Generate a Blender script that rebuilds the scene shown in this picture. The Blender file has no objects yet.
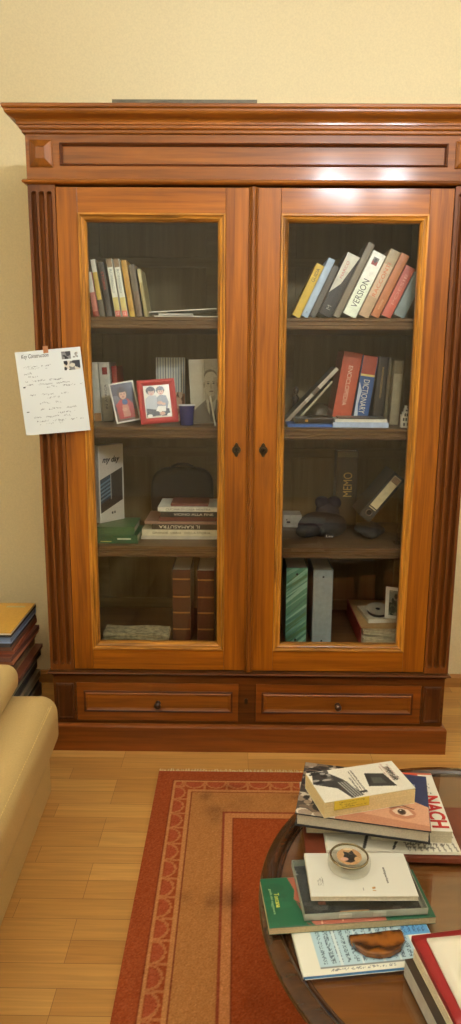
import bpy, bmesh, math, random
import numpy as np
from mathutils import Matrix, Vector

random.seed(7)
rng = np.random.default_rng(7)
S = bpy.context.scene
COL = S.collection
R = math.radians

# ------------------------------------------------------------------ camera, light, exposure
cam_d = bpy.data.cameras.new('camera')
cam = bpy.data.objects.new('camera', cam_d)
COL.objects.link(cam)
PITCH, ROLL, YAW = 0.20497, 0.00666, -0.00942
fw = Vector((math.sin(YAW) * math.cos(PITCH), math.cos(YAW) * math.cos(PITCH), -math.sin(PITCH)))
rt = Vector((math.cos(YAW), -math.sin(YAW), 0))
up = rt.cross(fw)
rt2 = math.cos(ROLL) * rt + math.sin(ROLL) * up
up2 = -math.sin(ROLL) * rt + math.cos(ROLL) * up
m = Matrix((rt2, up2, -fw)).transposed().to_4x4()
m.translation = Vector((-0.0483, -2.4576, 1.4299))
cam.matrix_world = m
cam_d.sensor_fit = 'VERTICAL'
cam_d.sensor_height = 24.0
cam_d.lens = 24.0 * 709.85 / 1024.0
cam_d.clip_start = 0.02
S.camera = cam

S.view_settings.view_transform = 'Standard'
S.view_settings.look = 'None'
S.view_settings.gamma = 1.0
S.view_settings.use_curve_mapping = False
S.view_settings.exposure = 0.08

BULBS = [(0.45, -1.80, 2.43), (0.80, -1.76, 2.43), (0.62, -2.08, 2.43)]
BULB_COL = (0.93, 1.0, 1.08)
BULB_STRENGTH = 510.0
FILL_STRENGTH = 1700.0                 # bulb of the unseen lamp added to fill the room off the ceiling

w = bpy.data.worlds.new('world')
S.world = w
w.use_nodes = True
w.node_tree.nodes['Background'].inputs['Color'].default_value = (1.0, 0.85, 0.65, 1)
w.node_tree.nodes['Background'].inputs['Strength'].default_value = 0.05


# ------------------------------------------------------------------ colour and materials
def lin1(c):
    c = c / 255.0
    return c / 12.92 if c <= 0.04045 else ((c + 0.055) / 1.055) ** 2.4


def lin(c):
    return tuple(lin1(v) for v in c[:3]) + (1.0,)


MATS = {}


def new_mat(name):
    mt = bpy.data.materials.new(name)
    mt.use_nodes = True
    return mt, mt.node_tree.nodes, mt.node_tree.links


def plain(c, rough=0.55, spec=0.5, metal=0.0, coat=0.0, var=0.10, scale=60.0, bump=0.0):
    """A procedural material: one colour with a little noise in it."""
    key = ('p', tuple(c), rough, spec, metal, coat, var, scale, bump)
    if key in MATS:
        return MATS[key]
    mt, n, l = new_mat('surface')
    b = n['Principled BSDF']
    tc = n.new('ShaderNodeTexCoord')
    nz = n.new('ShaderNodeTexNoise')
    nz.inputs['Scale'].default_value = scale
    nz.inputs['Detail'].default_value = 4
    l.new(tc.outputs['Object'], nz.inputs['Vector'])
    rp = n.new('ShaderNodeValToRGB')
    a = lin(c)
    rp.color_ramp.elements[0].position = 0.3
    rp.color_ramp.elements[1].position = 0.7
    rp.color_ramp.elements[0].color = tuple(v * (1 - var) for v in a[:3]) + (1,)
    rp.color_ramp.elements[1].color = tuple(min(1, v * (1 + var)) for v in a[:3]) + (1,)
    l.new(nz.outputs['Fac'], rp.inputs['Fac'])
    l.new(rp.outputs['Color'], b.inputs['Base Color'])
    b.inputs['Roughness'].default_value = rough
    b.inputs['Specular IOR Level'].default_value = spec
    b.inputs['Metallic'].default_value = metal
    b.inputs['Coat Weight'].default_value = coat
    b.inputs['Coat Roughness'].default_value = 0.08
    if bump:
        bp = n.new('ShaderNodeBump')
        bp.inputs['Strength'].default_value = bump
        bp.inputs['Distance'].default_value = 0.002
        l.new(nz.outputs['Fac'], bp.inputs['Height'])
        l.new(bp.outputs['Normal'], b.inputs['Normal'])
    MATS[key] = mt
    return mt


def wood(name, dark, light, axis, rough=0.3, coat=0.3, coat_rough=0.1, fine=55.0, along=2.2, streak=0.6, bump=0.15):
    key = ('w', name, axis)
    if key in MATS:
        return MATS[key]
    mt, n, l = new_mat(name + '_' + axis)
    b = n['Principled BSDF']
    tc = n.new('ShaderNodeTexCoord')
    mp = n.new('ShaderNodeMapping')
    sc = {'x': (along, fine, fine), 'y': (fine, along, fine), 'z': (fine, fine, along)}[axis]
    mp.inputs['Scale'].default_value = sc
    l.new(tc.outputs['Object'], mp.inputs['Vector'])
    n1 = n.new('ShaderNodeTexNoise')
    n1.inputs['Scale'].default_value = 1.0
    n1.inputs['Detail'].default_value = 8
    n1.inputs['Roughness'].default_value = 0.62
    n1.inputs['Distortion'].default_value = 0.5
    l.new(mp.outputs['Vector'], n1.inputs['Vector'])
    mp2 = n.new('ShaderNodeMapping')
    mp2.inputs['Scale'].default_value = tuple(v * 0.16 for v in sc)
    l.new(tc.outputs['Object'], mp2.inputs['Vector'])
    n2 = n.new('ShaderNodeTexNoise')
    n2.inputs['Scale'].default_value = 1.0
    n2.inputs['Detail'].default_value = 3
    l.new(mp2.outputs['Vector'], n2.inputs['Vector'])
    mx = n.new('ShaderNodeMath')
    mx.operation = 'MULTIPLY_ADD'
    l.new(n1.outputs['Fac'], mx.inputs[0])
    mx.inputs[1].default_value = streak
    mm = n.new('ShaderNodeMath')
    mm.operation = 'MULTIPLY'
    l.new(n2.outputs['Fac'], mm.inputs[0])
    mm.inputs[1].default_value = 1 - streak
    l.new(mm.outputs[0], mx.inputs[2])
    rp = n.new('ShaderNodeValToRGB')
    rp.color_ramp.elements[0].position = 0.34
    rp.color_ramp.elements[1].position = 0.66
    rp.color_ramp.elements[0].color = lin(dark)
    rp.color_ramp.elements[1].color = lin(light)
    l.new(mx.outputs[0], rp.inputs['Fac'])
    l.new(rp.outputs['Color'], b.inputs['Base Color'])
    b.inputs['Roughness'].default_value = rough
    b.inputs['Specular IOR Level'].default_value = 0.28
    b.inputs['Coat Weight'].default_value = coat
    b.inputs['Coat Roughness'].default_value = coat_rough
    bp = n.new('ShaderNodeBump')
    bp.inputs['Strength'].default_value = bump
    bp.inputs['Distance'].default_value = 0.001
    l.new(n1.outputs['Fac'], bp.inputs['Height'])
    l.new(bp.outputs['Normal'], b.inputs['Normal'])
    MATS[key] = mt
    return mt


def painted(rough=0.5, spec=0.5, coat=0.0, grain=0.0, bump=0.0, scale=300.0):
    """Colour comes from the print stored on the mesh."""
    key = ('vc', rough, spec, coat, grain, bump, scale)
    if key in MATS:
        return MATS[key]
    mt, n, l = new_mat('printed_surface')
    b = n['Principled BSDF']
    at = n.new('ShaderNodeVertexColor')
    at.layer_name = 'print'
    out = at.outputs['Color']
    if grain or bump:
        tc = n.new('ShaderNodeTexCoord')
        nz = n.new('ShaderNodeTexNoise')
        nz.inputs['Scale'].default_value = scale
        nz.inputs['Detail'].default_value = 5
        l.new(tc.outputs['Object'], nz.inputs['Vector'])
        if grain:
            mr = n.new('ShaderNodeMapRange')
            mr.inputs['From Min'].default_value = 0.3
            mr.inputs['From Max'].default_value = 0.7
            mr.inputs['To Min'].default_value = 1 - grain
            mr.inputs['To Max'].default_value = 1 + grain
            l.new(nz.outputs['Fac'], mr.inputs['Value'])
            vm = n.new('ShaderNodeVectorMath')
            vm.operation = 'SCALE'
            l.new(out, vm.inputs[0])
            l.new(mr.outputs['Result'], vm.inputs['Scale'])
            out = vm.outputs['Vector']
        if bump:
            bp = n.new('ShaderNodeBump')
            bp.inputs['Strength'].default_value = bump
            bp.inputs['Distance'].default_value = 0.003
            l.new(nz.outputs['Fac'], bp.inputs['Height'])
            l.new(bp.outputs['Normal'], b.inputs['Normal'])
    l.new(out, b.inputs['Base Color'])
    b.inputs['Roughness'].default_value = rough
    b.inputs['Specular IOR Level'].default_value = spec
    b.inputs['Coat Weight'].default_value = coat
    MATS[key] = mt
    return mt


def clear(name, tint=(1, 1, 1), ior=1.5, rough=0.0):
    key = ('g', name)
    if key in MATS:
        return MATS[key]
    mt, n, l = new_mat(name)
    n.remove(n['Principled BSDF'])
    tr = n.new('ShaderNodeBsdfTransparent')
    tr.inputs['Color'].default_value = tuple(tint) + (1,)
    gl = n.new('ShaderNodeBsdfGlossy')
    gl.inputs['Roughness'].default_value = rough
    fr = n.new('ShaderNodeFresnel')
    geo = n.new('ShaderNodeNewGeometry')     # the same reflectance on the way in and on the way out
    mr = n.new('ShaderNodeMapRange')
    mr.inputs['To Min'].default_value = ior
    mr.inputs['To Max'].default_value = 1.0 / ior
    l.new(geo.outputs['Backfacing'], mr.inputs['Value'])
    l.new(mr.outputs['Result'], fr.inputs['IOR'])
    mx = n.new('ShaderNodeMixShader')
    l.new(fr.outputs[0], mx.inputs[0])
    l.new(tr.outputs[0], mx.inputs[1])
    l.new(gl.outputs[0], mx.inputs[2])
    l.new(mx.outputs[0], n['Material Output'].inputs['Surface'])
    MATS[key] = mt
    return mt


# bookcase woods: golden door wood, redder carcass wood
GD, GL = (108, 54, 6), (186, 108, 14)
RD, RL = (98, 50, 8), (162, 94, 22)
ZD, ZL = (62, 28, 4), (228, 154, 54)
def gold(ax): return wood('door_wood', GD, GL, ax, 0.45, 0.26, 0.15, bump=0.25)
def red(ax): return wood('carcass_wood', RD, RL, ax, 0.45, 0.28, 0.16, bump=0.25)
def zebra(ax): return wood('bead_wood', ZD, ZL, ax, 0.35, 0.4, 0.15, fine=95, along=5)
def dull(ax): return wood('interior_wood', (98, 84, 54), (126, 110, 76), ax, 0.6, 0.0)
def shelfwood(ax): return wood('shelf_wood', (72, 50, 30), (106, 78, 46), ax, 0.45, 0.1)
GLASS = clear('pane_glass', (0.985, 0.99, 0.98), 1.46)


# ------------------------------------------------------------------ mesh helpers
def box(bm, x0, x1, y0, y1, z0, z1, mi=0):
    v = [bm.verts.new(p) for p in ((x0, y0, z0), (x1, y0, z0), (x1, y1, z0), (x0, y1, z0),
                                   (x0, y0, z1), (x1, y0, z1), (x1, y1, z1), (x0, y1, z1))]
    fs = []
    for q in ((0, 3, 2, 1), (4, 5, 6, 7), (0, 1, 5, 4), (1, 2, 6, 5), (2, 3, 7, 6), (3, 0, 4, 7)):
        f = bm.faces.new([v[i] for i in q])
        f.material_index = mi
        fs.append(f)
    return fs


def prism(bm, pts, d0, d1, axis='y', mi=0):
    """Extrude a polygon. axis y: pts are (x,z); axis z: (x,y); axis x: (y,z)."""
    def P(p, d):
        return {'y': (p[0], d, p[1]), 'z': (p[0], p[1], d), 'x': (d, p[0], p[1])}[axis]
    a = [bm.verts.new(P(p, d0)) for p in pts]
    b = [bm.verts.new(P(p, d1)) for p in pts]
    k = len(pts)
    fs = [bm.faces.new(a), bm.faces.new(b[::-1])]
    for i in range(k):
        fs.append(bm.faces.new((a[i], a[(i + 1) % k], b[(i + 1) % k], b[i])))
    for f in fs:
        f.material_index = mi
    return fs


def lathe(bm, prof, c=(0, 0, 0), axis='z', seg=32, mi=0, cap=True):
    rings = []
    for r, h in prof:
        ring = []
        for i in range(seg):
            a = 2 * math.pi * i / seg
            u, v = r * math.cos(a), r * math.sin(a)
            p = {'z': (u, v, h), 'y': (u, h, v), 'x': (h, u, v)}[axis]
            ring.append(bm.verts.new((c[0] + p[0], c[1] + p[1], c[2] + p[2])))
        rings.append(ring)
    for a, b in zip(rings, rings[1:]):
        for i in range(seg):
            f = bm.faces.new((a[i], a[(i + 1) % seg], b[(i + 1) % seg], b[i]))
            f.material_index = mi
    for ring in (rings[0], rings[-1]) if cap else ():
        if (ring[0].co - ring[seg // 2].co).length > 1e-5:
            f = bm.faces.new(ring)
            f.material_index = mi


def tube(bm, pts, r, seg=8, mi=0):
    pts = [Vector(p) for p in pts]
    rings = []
    for i, p in enumerate(pts):
        d = (pts[min(i + 1, len(pts) - 1)] - pts[max(i - 1, 0)]).normalized()
        a = d.orthogonal().normalized() if not rings else (ref - ref.dot(d) * d).normalized()
        ref = a
        b = d.cross(a)
        rr = r[i] if isinstance(r, (list, tuple)) else r
        rings.append([bm.verts.new(p + rr * (math.cos(t) * a + math.sin(t) * b))
                      for t in [2 * math.pi * k / seg for k in range(seg)]])
    for a, b in zip(rings, rings[1:]):
        for i in range(seg):
            bm.faces.new((a[i], a[(i + 1) % seg], b[(i + 1) % seg], b[i])).material_index = mi
    bm.faces.new(rings[0]).material_index = mi
    bm.faces.new(rings[-1]).material_index = mi


def sweep3(bm, prof, hw, yf, yb, mi=0):
    """Moulding profile (outward offset, z) run round left side, front and right side with mitred corners."""
    rings = []
    for path in (0, 1, 2, 3):
        ring = []
        for o, z in prof:
            x = -(hw + o) if path < 2 else hw + o
            y = yb if path in (0, 3) else yf - o
            ring.append(bm.verts.new((x, y, z)))
        rings.append(ring)
    k = len(prof)
    for a, b in zip(rings, rings[1:]):
        for i in range(k - 1):
            bm.faces.new((a[i], b[i], b[i + 1], a[i + 1])).material_index = mi
    bm.faces.new(rings[0]).material_index = mi
    bm.faces.new(rings[3]).material_index = mi


def loop4(bm, prof, x0, x1, z0, z1, closed=True, mi=0):
    """Picture-frame moulding: profile (inset, y) round a rectangle in the xz plane."""
    rings = []
    for cx, cz in ((0, 0), (1, 0), (1, 1), (0, 1)):
        rings.append([bm.verts.new(((x0 + i) if cx == 0 else (x1 - i), y, (z0 + i) if cz == 0 else (z1 - i))) for i, y in prof])
    k = len(prof)
    for q in range(4):
        a, b = rings[q], rings[(q + 1) % 4]
        for i in range(k if closed else k - 1):
            j = (i + 1) % k
            f = bm.faces.new((a[i], b[i], b[j], a[j]))
            f.material_index = mi if not isinstance(mi, (tuple, list)) else mi[q % 2]


def field(bm, x0, x1, z0, z1, steps, mi=0):
    """Concentric rectangular steps [(inset, y), ...] closed by a flat field: a raised or sunk panel."""
    loop4(bm, steps, x0, x1, z0, z1, closed=False, mi=mi)
    i, y = steps[-1]
    vs = [bm.verts.new(p) for p in ((x0 + i, y, z0 + i), (x1 - i, y, z0 + i), (x1 - i, y, z1 - i), (x0 + i, y, z1 - i))]
    bm.faces.new(vs).material_index = mi if not isinstance(mi, (tuple, list)) else mi[0]


def obj(name, bm, mats, parent=None, bevel=0.0, smooth=False, seg=2, loc=None, weld=True):
    if weld:
        bmesh.ops.remove_doubles(bm, verts=bm.verts, dist=1e-6)
    bmesh.ops.recalc_face_normals(bm, faces=bm.faces)
    me = bpy.data.meshes.new(name)
    bm.to_mesh(me)
    bm.free()
    if not isinstance(mats, (list, tuple)):
        mats = [mats]
    for mt in mats:
        me.materials.append(mt)
    if smooth:
        for p in me.polygons:
            p.use_smooth = True
    o = bpy.data.objects.new(name, me)
    COL.objects.link(o)
    if parent:
        o.parent = parent
    if loc:
        o.location = loc
    if bevel:
        md = o.modifiers.new('edge', 'BEVEL')
        md.width = bevel
        md.segments = seg
        md.limit_method = 'ANGLE'
        md.angle_limit = R(35)
    return o


def thing(name, label, cat, mat=None, loc=(0, 0, 0), group=None):
    o = bpy.data.objects.new(name, None)
    o.empty_display_size = 0.05
    COL.objects.link(o)
    if mat is None:
        o.location = loc
    else:
        o.matrix_world = Matrix.Translation(loc) @ mat.to_4x4()
    o['label'] = label
    o['category'] = cat
    if group:
        o['group'] = group
    return o


def tag(o, label, cat, group=None):
    o['label'] = label
    o['category'] = cat
    if group:
        o['group'] = group
    return o


def struct(name, bm, mats, **k):
    o = obj(name, bm, mats, **k)
    o['kind'] = 'structure'
    return o


def rot(ax, deg):
    return Matrix.Rotation(R(deg), 3, ax)


# ------------------------------------------------------------------ prints
class Art:
    """A little raster print: u runs right, v runs up, both 0..1."""
    def __init__(self, nx, ny, c):
        self.a = np.zeros((ny, nx, 3))
        self.a[:] = c
        v, u = np.mgrid[0:ny, 0:nx]
        self.u = (u + 0.0) / max(nx - 1, 1)
        self.v = (v + 0.0) / max(ny - 1, 1)

    def put(self, mask, c, k=1.0):
        self.a[mask] = self.a[mask] * (1 - k) + np.array(c) * k
        return self

    def rect(self, u0, u1, v0, v1, c, k=1.0):
        return self.put((self.u >= u0) & (self.u <= u1) & (self.v >= v0) & (self.v <= v1), c, k)

    def disc(self, cu, cv, ru, rv, c, k=1.0):
        return self.put(((self.u - cu) / ru) ** 2 + ((self.v - cv) / rv) ** 2 <= 1, c, k)

    def poly(self, pts, c, k=1.0):
        inside = np.zeros(self.u.shape, bool)
        n = len(pts)
        for i in range(n):
            (x0, y0), (x1, y1) = pts[i], pts[(i + 1) % n]
            if y0 == y1:
                continue
            cond = ((y0 > self.v) != (y1 > self.v)) & (self.u < (x1 - x0) * (self.v - y0) / (y1 - y0) + x0)
            inside ^= cond
        return self.put(inside, c, k)

    def line(self, u0, v0, u1, v1, wd, c, k=1.0, asp=1.0):
        du, dv = (u1 - u0), (v1 - v0) * asp
        L2 = du * du + dv * dv + 1e-12
        pu, pv = self.u - u0, (self.v - v0) * asp
        t = np.clip((pu * du + pv * dv) / L2, 0, 1)
        d = np.hypot(pu - t * du, pv - t * dv)
        return self.put(d <= wd, c, k)

    def speckle(self, amt):
        self.a = np.clip(self.a + rng.normal(0, amt, self.a.shape[:2])[..., None], 0, 255)
        return self

    def blotch(self, u0, u1, v0, v1, nb, r0, r1, cols, k=1.0):
        for i in range(nb):
            cu, cv = rng.uniform(u0, u1), rng.uniform(v0, v1)
            m_ = (((self.u - cu) / rng.uniform(r0, r1)) ** 2 + ((self.v - cv) / rng.uniform(r0, r1)) ** 2 <= 1)
            m_ &= (self.u >= u0) & (self.u <= u1) & (self.v >= v0) & (self.v <= v1)
            self.put(m_, cols[i % len(cols)], k)
        return self

    def writing(self, u0, u1, v0, v1, rows, c, k=0.8, fill=0.8, ink=0.45, vertical=False):
        """Rows of small print or handwriting."""
        A, U = (self.v, self.u) if not vertical else (self.u, self.v)
        for r_ in range(rows):
            if vertical:
                c0 = u0 + (u1 - u0) * (r_ + 0.5) / rows
                h = (u1 - u0) / rows * 0.27
                lo, hi = v0, v0 + (v1 - v0) * rng.uniform(fill * 0.6, fill)
            else:
                c0 = v1 - (v1 - v0) * (r_ + 0.5) / rows
                h = (v1 - v0) / rows * 0.27
                lo, hi = u0, u0 + (u1 - u0) * rng.uniform(fill * 0.6, fill)
            m_ = (np.abs(A - c0) < h) & (U > lo) & (U < hi)
            m_ &= rng.random(self.u.shape) < ink
            self.put(m_, c, k)
        return self


SRGB_LUT = np.array([lin1(i) for i in range(256)])


def print_grid(name, art, w_, h_, parent, mat, plane='xy', at=(0, 0, 0), thick=0.0):
    """Lay a print out as a mesh grid. plane xy faces +z, plane xz faces -y."""
    a = np.clip(art.a, 0, 255)
    ny, nx = a.shape[:2]
    X, Y = np.meshgrid(np.linspace(0, w_, nx), np.linspace(0, h_, ny))
    co = np.zeros((ny * nx, 3))
    co[:, 0] = X.ravel() + at[0]
    if plane == 'xy':
        co[:, 1] = Y.ravel() + at[1]
        co[:, 2] = at[2]
    else:
        co[:, 2] = Y.ravel() + at[2]
        co[:, 1] = at[1]
    i = np.arange(nx * ny).reshape(ny, nx)
    q = np.stack([i[:-1, :-1], i[:-1, 1:], i[1:, 1:], i[1:, :-1]], -1).reshape(-1, 4)
    me = bpy.data.meshes.new(name)
    me.vertices.add(len(co))
    me.vertices.foreach_set('co', co.ravel())
    me.loops.add(q.size)
    me.loops.foreach_set('vertex_index', q.ravel())
    me.polygons.add(len(q))
    me.polygons.foreach_set('loop_start', np.arange(0, q.size, 4))
    me.polygons.foreach_set('loop_total', np.full(len(q), 4))
    me.update(calc_edges=True)
    ca = me.color_attributes.new('print', 'FLOAT_COLOR', 'POINT')
    c = np.ones((ny * nx, 4))
    c[:, :3] = SRGB_LUT[a.reshape(-1, 3).round().astype(int)]
    ca.data.foreach_set('color', c.ravel())
    me.materials.append(mat)
    o = bpy.data.objects.new(name, me)
    COL.objects.link(o)
    if parent:
        o.parent = parent
    if thick:
        md = o.modifiers.new('thickness', 'SOLIDIFY')
        md.thickness = thick
        md.offset = -1
    return o


UPRIGHT = Matrix(((1, 0, 0), (0, 0, -1), (0, 1, 0)))        # text reading left to right on a face towards -y
READ_UP = Matrix(((0, -1, 0), (0, 0, -1), (1, 0, 0)))       # text reading bottom to top
READ_DOWN = Matrix(((0, 1, 0), (0, 0, -1), (-1, 0, 0)))     # text reading top to bottom
FLAT = Matrix.Identity(3)


def text(parent, s, at, orient, width, height, mat, name='lettering', shear=0.0, bold=0.0):
    cu = bpy.data.curves.new('letters', 'FONT')
    cu.body = s
    cu.align_x = 'CENTER'
    cu.align_y = 'CENTER'
    cu.shear = shear
    cu.resolution_u = 3
    cu.extrude = 0.002
    cu.offset = bold
    to = bpy.data.objects.new('letters', cu)
    COL.objects.link(to)
    bpy.context.view_layer.update()
    dg = bpy.context.evaluated_depsgraph_get()
    me = bpy.data.meshes.new_from_object(to.evaluated_get(dg))
    bpy.data.objects.remove(to)
    xs = [v.co.x for v in me.vertices]
    ys = [v.co.y for v in me.vertices]
    sx = width / max(max(xs) - min(xs), 1e-6)
    sy = height / max(max(ys) - min(ys), 1e-6)
    cx, cy = (max(xs) + min(xs)) / 2, (max(ys) + min(ys)) / 2
    for v in me.vertices:
        v.co = Vector(((v.co.x - cx) * sx, (v.co.y - cy) * sy, v.co.z * 0.1))
    me.transform(Matrix.Translation(at) @ orient.to_4x4())
    me.materials.clear()
    me.materials.append(mat)
    o = bpy.data.objects.new(name, me)
    COL.objects.link(o)
    o.parent = parent
    return o


PAPER = (226, 220, 204)


# ------------------------------------------------------------------ books
def standing_book(label, T, H, D, spine, cover, loc, lean=0.0, yaw=0.0, group=None, page=PAPER, title=None, name='book',
                  rough=0.45, cat='book'):
    """Upright book, spine towards -y. spine = colour or [(fraction from, to, colour), ...]; loc = its lowest front corner."""
    rm = rot('Z', yaw) @ rot('Y', lean)
    x, y, z = loc
    if lean > 0:
        z += T * math.sin(R(lean))
    r = thing(name, label, cat, rm, (x, y, z), group)
    segs = spine if isinstance(spine, list) else [(0, 1, spine)]
    cm = [plain(cover, rough)]
    bm = bmesh.new()
    t = min(0.0022, T * 0.12)
    box(bm, 0, t, 0, D, 0, H)
    box(bm, T - t, T, 0, D, 0, H)
    obj('cover', bm, cm, r, bevel=0.0005)
    sp = bmesh.new()
    sm = []
    for i, (a, b, c) in enumerate(segs):
        sm.append(plain(c, rough))
        pts = [(0.0003, 0.0025), (0.0003, 0.0004), (T * 0.18, -0.0010), (T * 0.5, -0.0016), (T * 0.82, -0.0010), (T - 0.0003, 0.0004), (T - 0.0003, 0.0025)]
        prism(sp, pts, a * H, b * H, 'z', i)
    obj('spine', sp, sm, r)
    pb = bmesh.new()
    box(pb, t, T - t, 0.003, D - 0.004, 0.003, H - 0.004)
    obj('page_block', pb, plain(page, 0.85, var=0.15, scale=500), r)
    for tt in (title or []):
        s, f, frac, hh, c, ori = tt
        text(r, s, (T / 2, -0.0018, H * f), ori, H * frac if ori is not UPRIGHT else T * frac, hh, plain(c, 0.5, var=0.02), 'title_lettering')
    return r


def flat_book(label, W, L, T, cover, loc, ang=0.0, spine_side='left', group=None, page=PAPER, art=None, spine=None, hard=True,
              name='book', rough=0.4, cat='book', tilt=None, art_rough=0.35):
    """Lying book: x 0..W, y 0..L, z 0..T from its near-left corner."""
    rm = rot('Z', ang)
    if tilt:
        rm = rm @ rot(*tilt)
    r = thing(name, label, cat, rm, loc, group)
    t = 0.0025 if hard else 0.0006
    t = min(t, T * 0.2)
    ins = 0.004 if hard else 0.0004
    bm = bmesh.new()
    box(bm, 0, W, 0, L, 0, t)
    box(bm, 0, W, 0, L, T - t, T)
    obj('cover', bm, plain(cover, rough), r, bevel=0.0004)
    sp = bmesh.new()
    if spine_side == 'left':
        box(sp, 0, t, 0.0002, L - 0.0002, t, T - t)
    elif spine_side == 'right':
        box(sp, W - t, W, 0.0002, L - 0.0002, t, T - t)
    elif spine_side == 'near':
        box(sp, 0.0002, W - 0.0002, 0, t, t, T - t)
    else:
        box(sp, 0.0002, W - 0.0002, L - t, L, t, T - t)
    obj('spine', sp, plain(spine or cover, rough), r)
    e = {k: (t if k == spine_side else ins) for k in ('left', 'right', 'near', 'far')}
    pb = bmesh.new()
    nz = max(3, int(T / 0.004))
    for i in range(nz):                       # gatherings: a slightly ragged fore-edge
        z0, z1 = t + (T - 2 * t) * i / nz, t + (T - 2 * t) * (i + 1) / nz
        j = random.uniform(0, 0.0007)
        box(pb, e['left'] + (j if spine_side != 'left' else 0), W - e['right'] - (j if spine_side != 'right' else 0),
            e['near'] + (j if spine_side != 'near' else 0), L - e['far'] - (j if spine_side != 'far' else 0), z0, z1)
    obj('page_block', pb, plain(page, 0.85, var=0.12, scale=400), r, weld=False)
    if art is not None:
        print_grid('cover_print', art, W - 0.001, L - 0.001, r, painted(art_rough), 'xy', (0.0005, 0.0005, T + 0.0003), 0.0003)
    return r


def sheet(label, W, L, T, art, loc, ang=0.0, name='paper_sheet', cat='paper', group=None, edge=PAPER, n=1):
    """Paper sheets lying flat."""
    r = thing(name, label, cat, rot('Z', ang), loc, group)
    bm = bmesh.new()
    for i in range(n):
        j = [random.uniform(-0.0015, 0.0015) if i < n - 1 else 0 for _ in range(2)]
        box(bm, j[0], W + j[0], j[1], L + j[1], T * i / n, T * (i + 1) / n)
    obj('sheets', bm, plain(edge, 0.8, var=0.04), r, weld=False)
    print_grid('print', art, W - 0.0006, L - 0.0006, r, painted(0.7), 'xy', (0.0003, 0.0003, T + 0.0003), 0.0003)
    return r

# ------------------------------------------------------------------ the room
WX0, WX1, WY0, WY1, CZ = -2.3, 2.7, -5.2, 0.566, 2.95


def wall_mat(c):
    mt, n, l = new_mat('wall_paint')
    b = n['Principled BSDF']
    tc = n.new('ShaderNodeTexCoord')
    nz = n.new('ShaderNodeTexNoise')
    nz.inputs['Scale'].default_value = 140
    nz.inputs['Detail'].default_value = 6
    l.new(tc.outputs['Object'], nz.inputs['Vector'])
    rp = n.new('ShaderNodeValToRGB')
    a = lin(c)
    rp.color_ramp.elements[0].position = 0.3
    rp.color_ramp.elements[1].position = 0.7
    rp.color_ramp.elements[0].color = tuple(v * 0.95 for v in a[:3]) + (1,)
    rp.color_ramp.elements[1].color = tuple(v * 1.04 for v in a[:3]) + (1,)
    l.new(nz.outputs['Fac'], rp.inputs['Fac'])
    l.new(rp.outputs['Color'], b.inputs['Base Color'])
    b.inputs['Roughness'].default_value = 0.8
    bp = n.new('ShaderNodeBump')
    bp.inputs['Strength'].default_value = 0.25
    bp.inputs['Distance'].default_value = 0.002
    l.new(nz.outputs['Fac'], bp.inputs['Height'])
    l.new(bp.outputs['Normal'], b.inputs['Normal'])
    return mt


def floor_mat():
    mt, n, l = new_mat('strip_parquet')
    b = n['Principled BSDF']
    tc = n.new('ShaderNodeTexCoord')
    br = n.new('ShaderNodeTexBrick')
    br.offset = 0.37
    br.offset_frequency = 3
    br.inputs['Scale'].default_value = 1.0
    br.inputs['Brick Width'].default_value = 0.46
    br.inputs['Row Height'].default_value = 0.071
    br.inputs['Mortar Size'].default_value = 0.0007
    br.inputs['Mortar Smooth'].default_value = 0.4
    br.inputs['Bias'].default_value = 0.0
    br.inputs['Color1'].default_value = lin((210, 158, 86))
    br.inputs['Color2'].default_value = lin((184, 130, 64))
    br.inputs['Mortar'].default_value = lin((128, 84, 40))
    l.new(tc.outputs['Object'], br.inputs['Vector'])
    mp = n.new('ShaderNodeMapping')
    mp.inputs['Scale'].default_value = (3.5, 75, 1)
    l.new(tc.outputs['Object'], mp.inputs['Vector'])
    nz = n.new('ShaderNodeTexNoise')
    nz.inputs['Scale'].default_value = 1
    nz.inputs['Detail'].default_value = 7
    nz.inputs['Distortion'].default_value = 0.8
    l.new(mp.outputs['Vector'], nz.inputs['Vector'])
    mr = n.new('ShaderNodeMapRange')
    mr.inputs['From Min'].default_value = 0.3
    mr.inputs['From Max'].default_value = 0.7
    mr.inputs['To Min'].default_value = 0.84
    mr.inputs['To Max'].default_value = 1.12
    l.new(nz.outputs['Fac'], mr.inputs['Value'])
    vm = n.new('ShaderNodeVectorMath')
    vm.operation = 'SCALE'
    l.new(br.outputs['Color'], vm.inputs[0])
    l.new(mr.outputs['Result'], vm.inputs['Scale'])
    l.new(vm.outputs['Vector'], b.inputs['Base Color'])
    b.inputs['Roughness'].default_value = 0.42
    b.inputs['Coat Weight'].default_value = 0.12
    b.inputs['Coat Roughness'].default_value = 0.25
    return mt


WALL = wall_mat((230, 214, 170))
bm = bmesh.new(); box(bm, WX0, WX1, WY0, WY1, -0.06, 0)
struct('floor', bm, floor_mat())
bm = bmesh.new(); box(bm, WX0, WX1, WY0, WY1, CZ, CZ + 0.06)
struct('ceiling', bm, plain((236, 228, 206), 0.9, var=0.03))
bm = bmesh.new(); box(bm, WX0 - 0.06, WX1 + 0.06, WY1, WY1 + 0.06, -0.06, CZ + 0.06)
struct('wall_back', bm, WALL)
WALL2 = wall_mat((226, 216, 190))
bm = bmesh.new(); box(bm, WX0 - 0.06, WX1 + 0.06, WY0 - 0.06, WY0, -0.06, CZ + 0.06)
struct('wall_front', bm, WALL2)
bm = bmesh.new(); box(bm, WX0 - 0.06, WX0, WY0, WY1, -0.06, CZ + 0.06)
struct('wall_left', bm, WALL2)
bm = bmesh.new(); box(bm, WX1, WX1 + 0.06, WY0, WY1, -0.06, CZ + 0.06)
struct('wall_right', bm, WALL2)
bm = bmesh.new()
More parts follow.
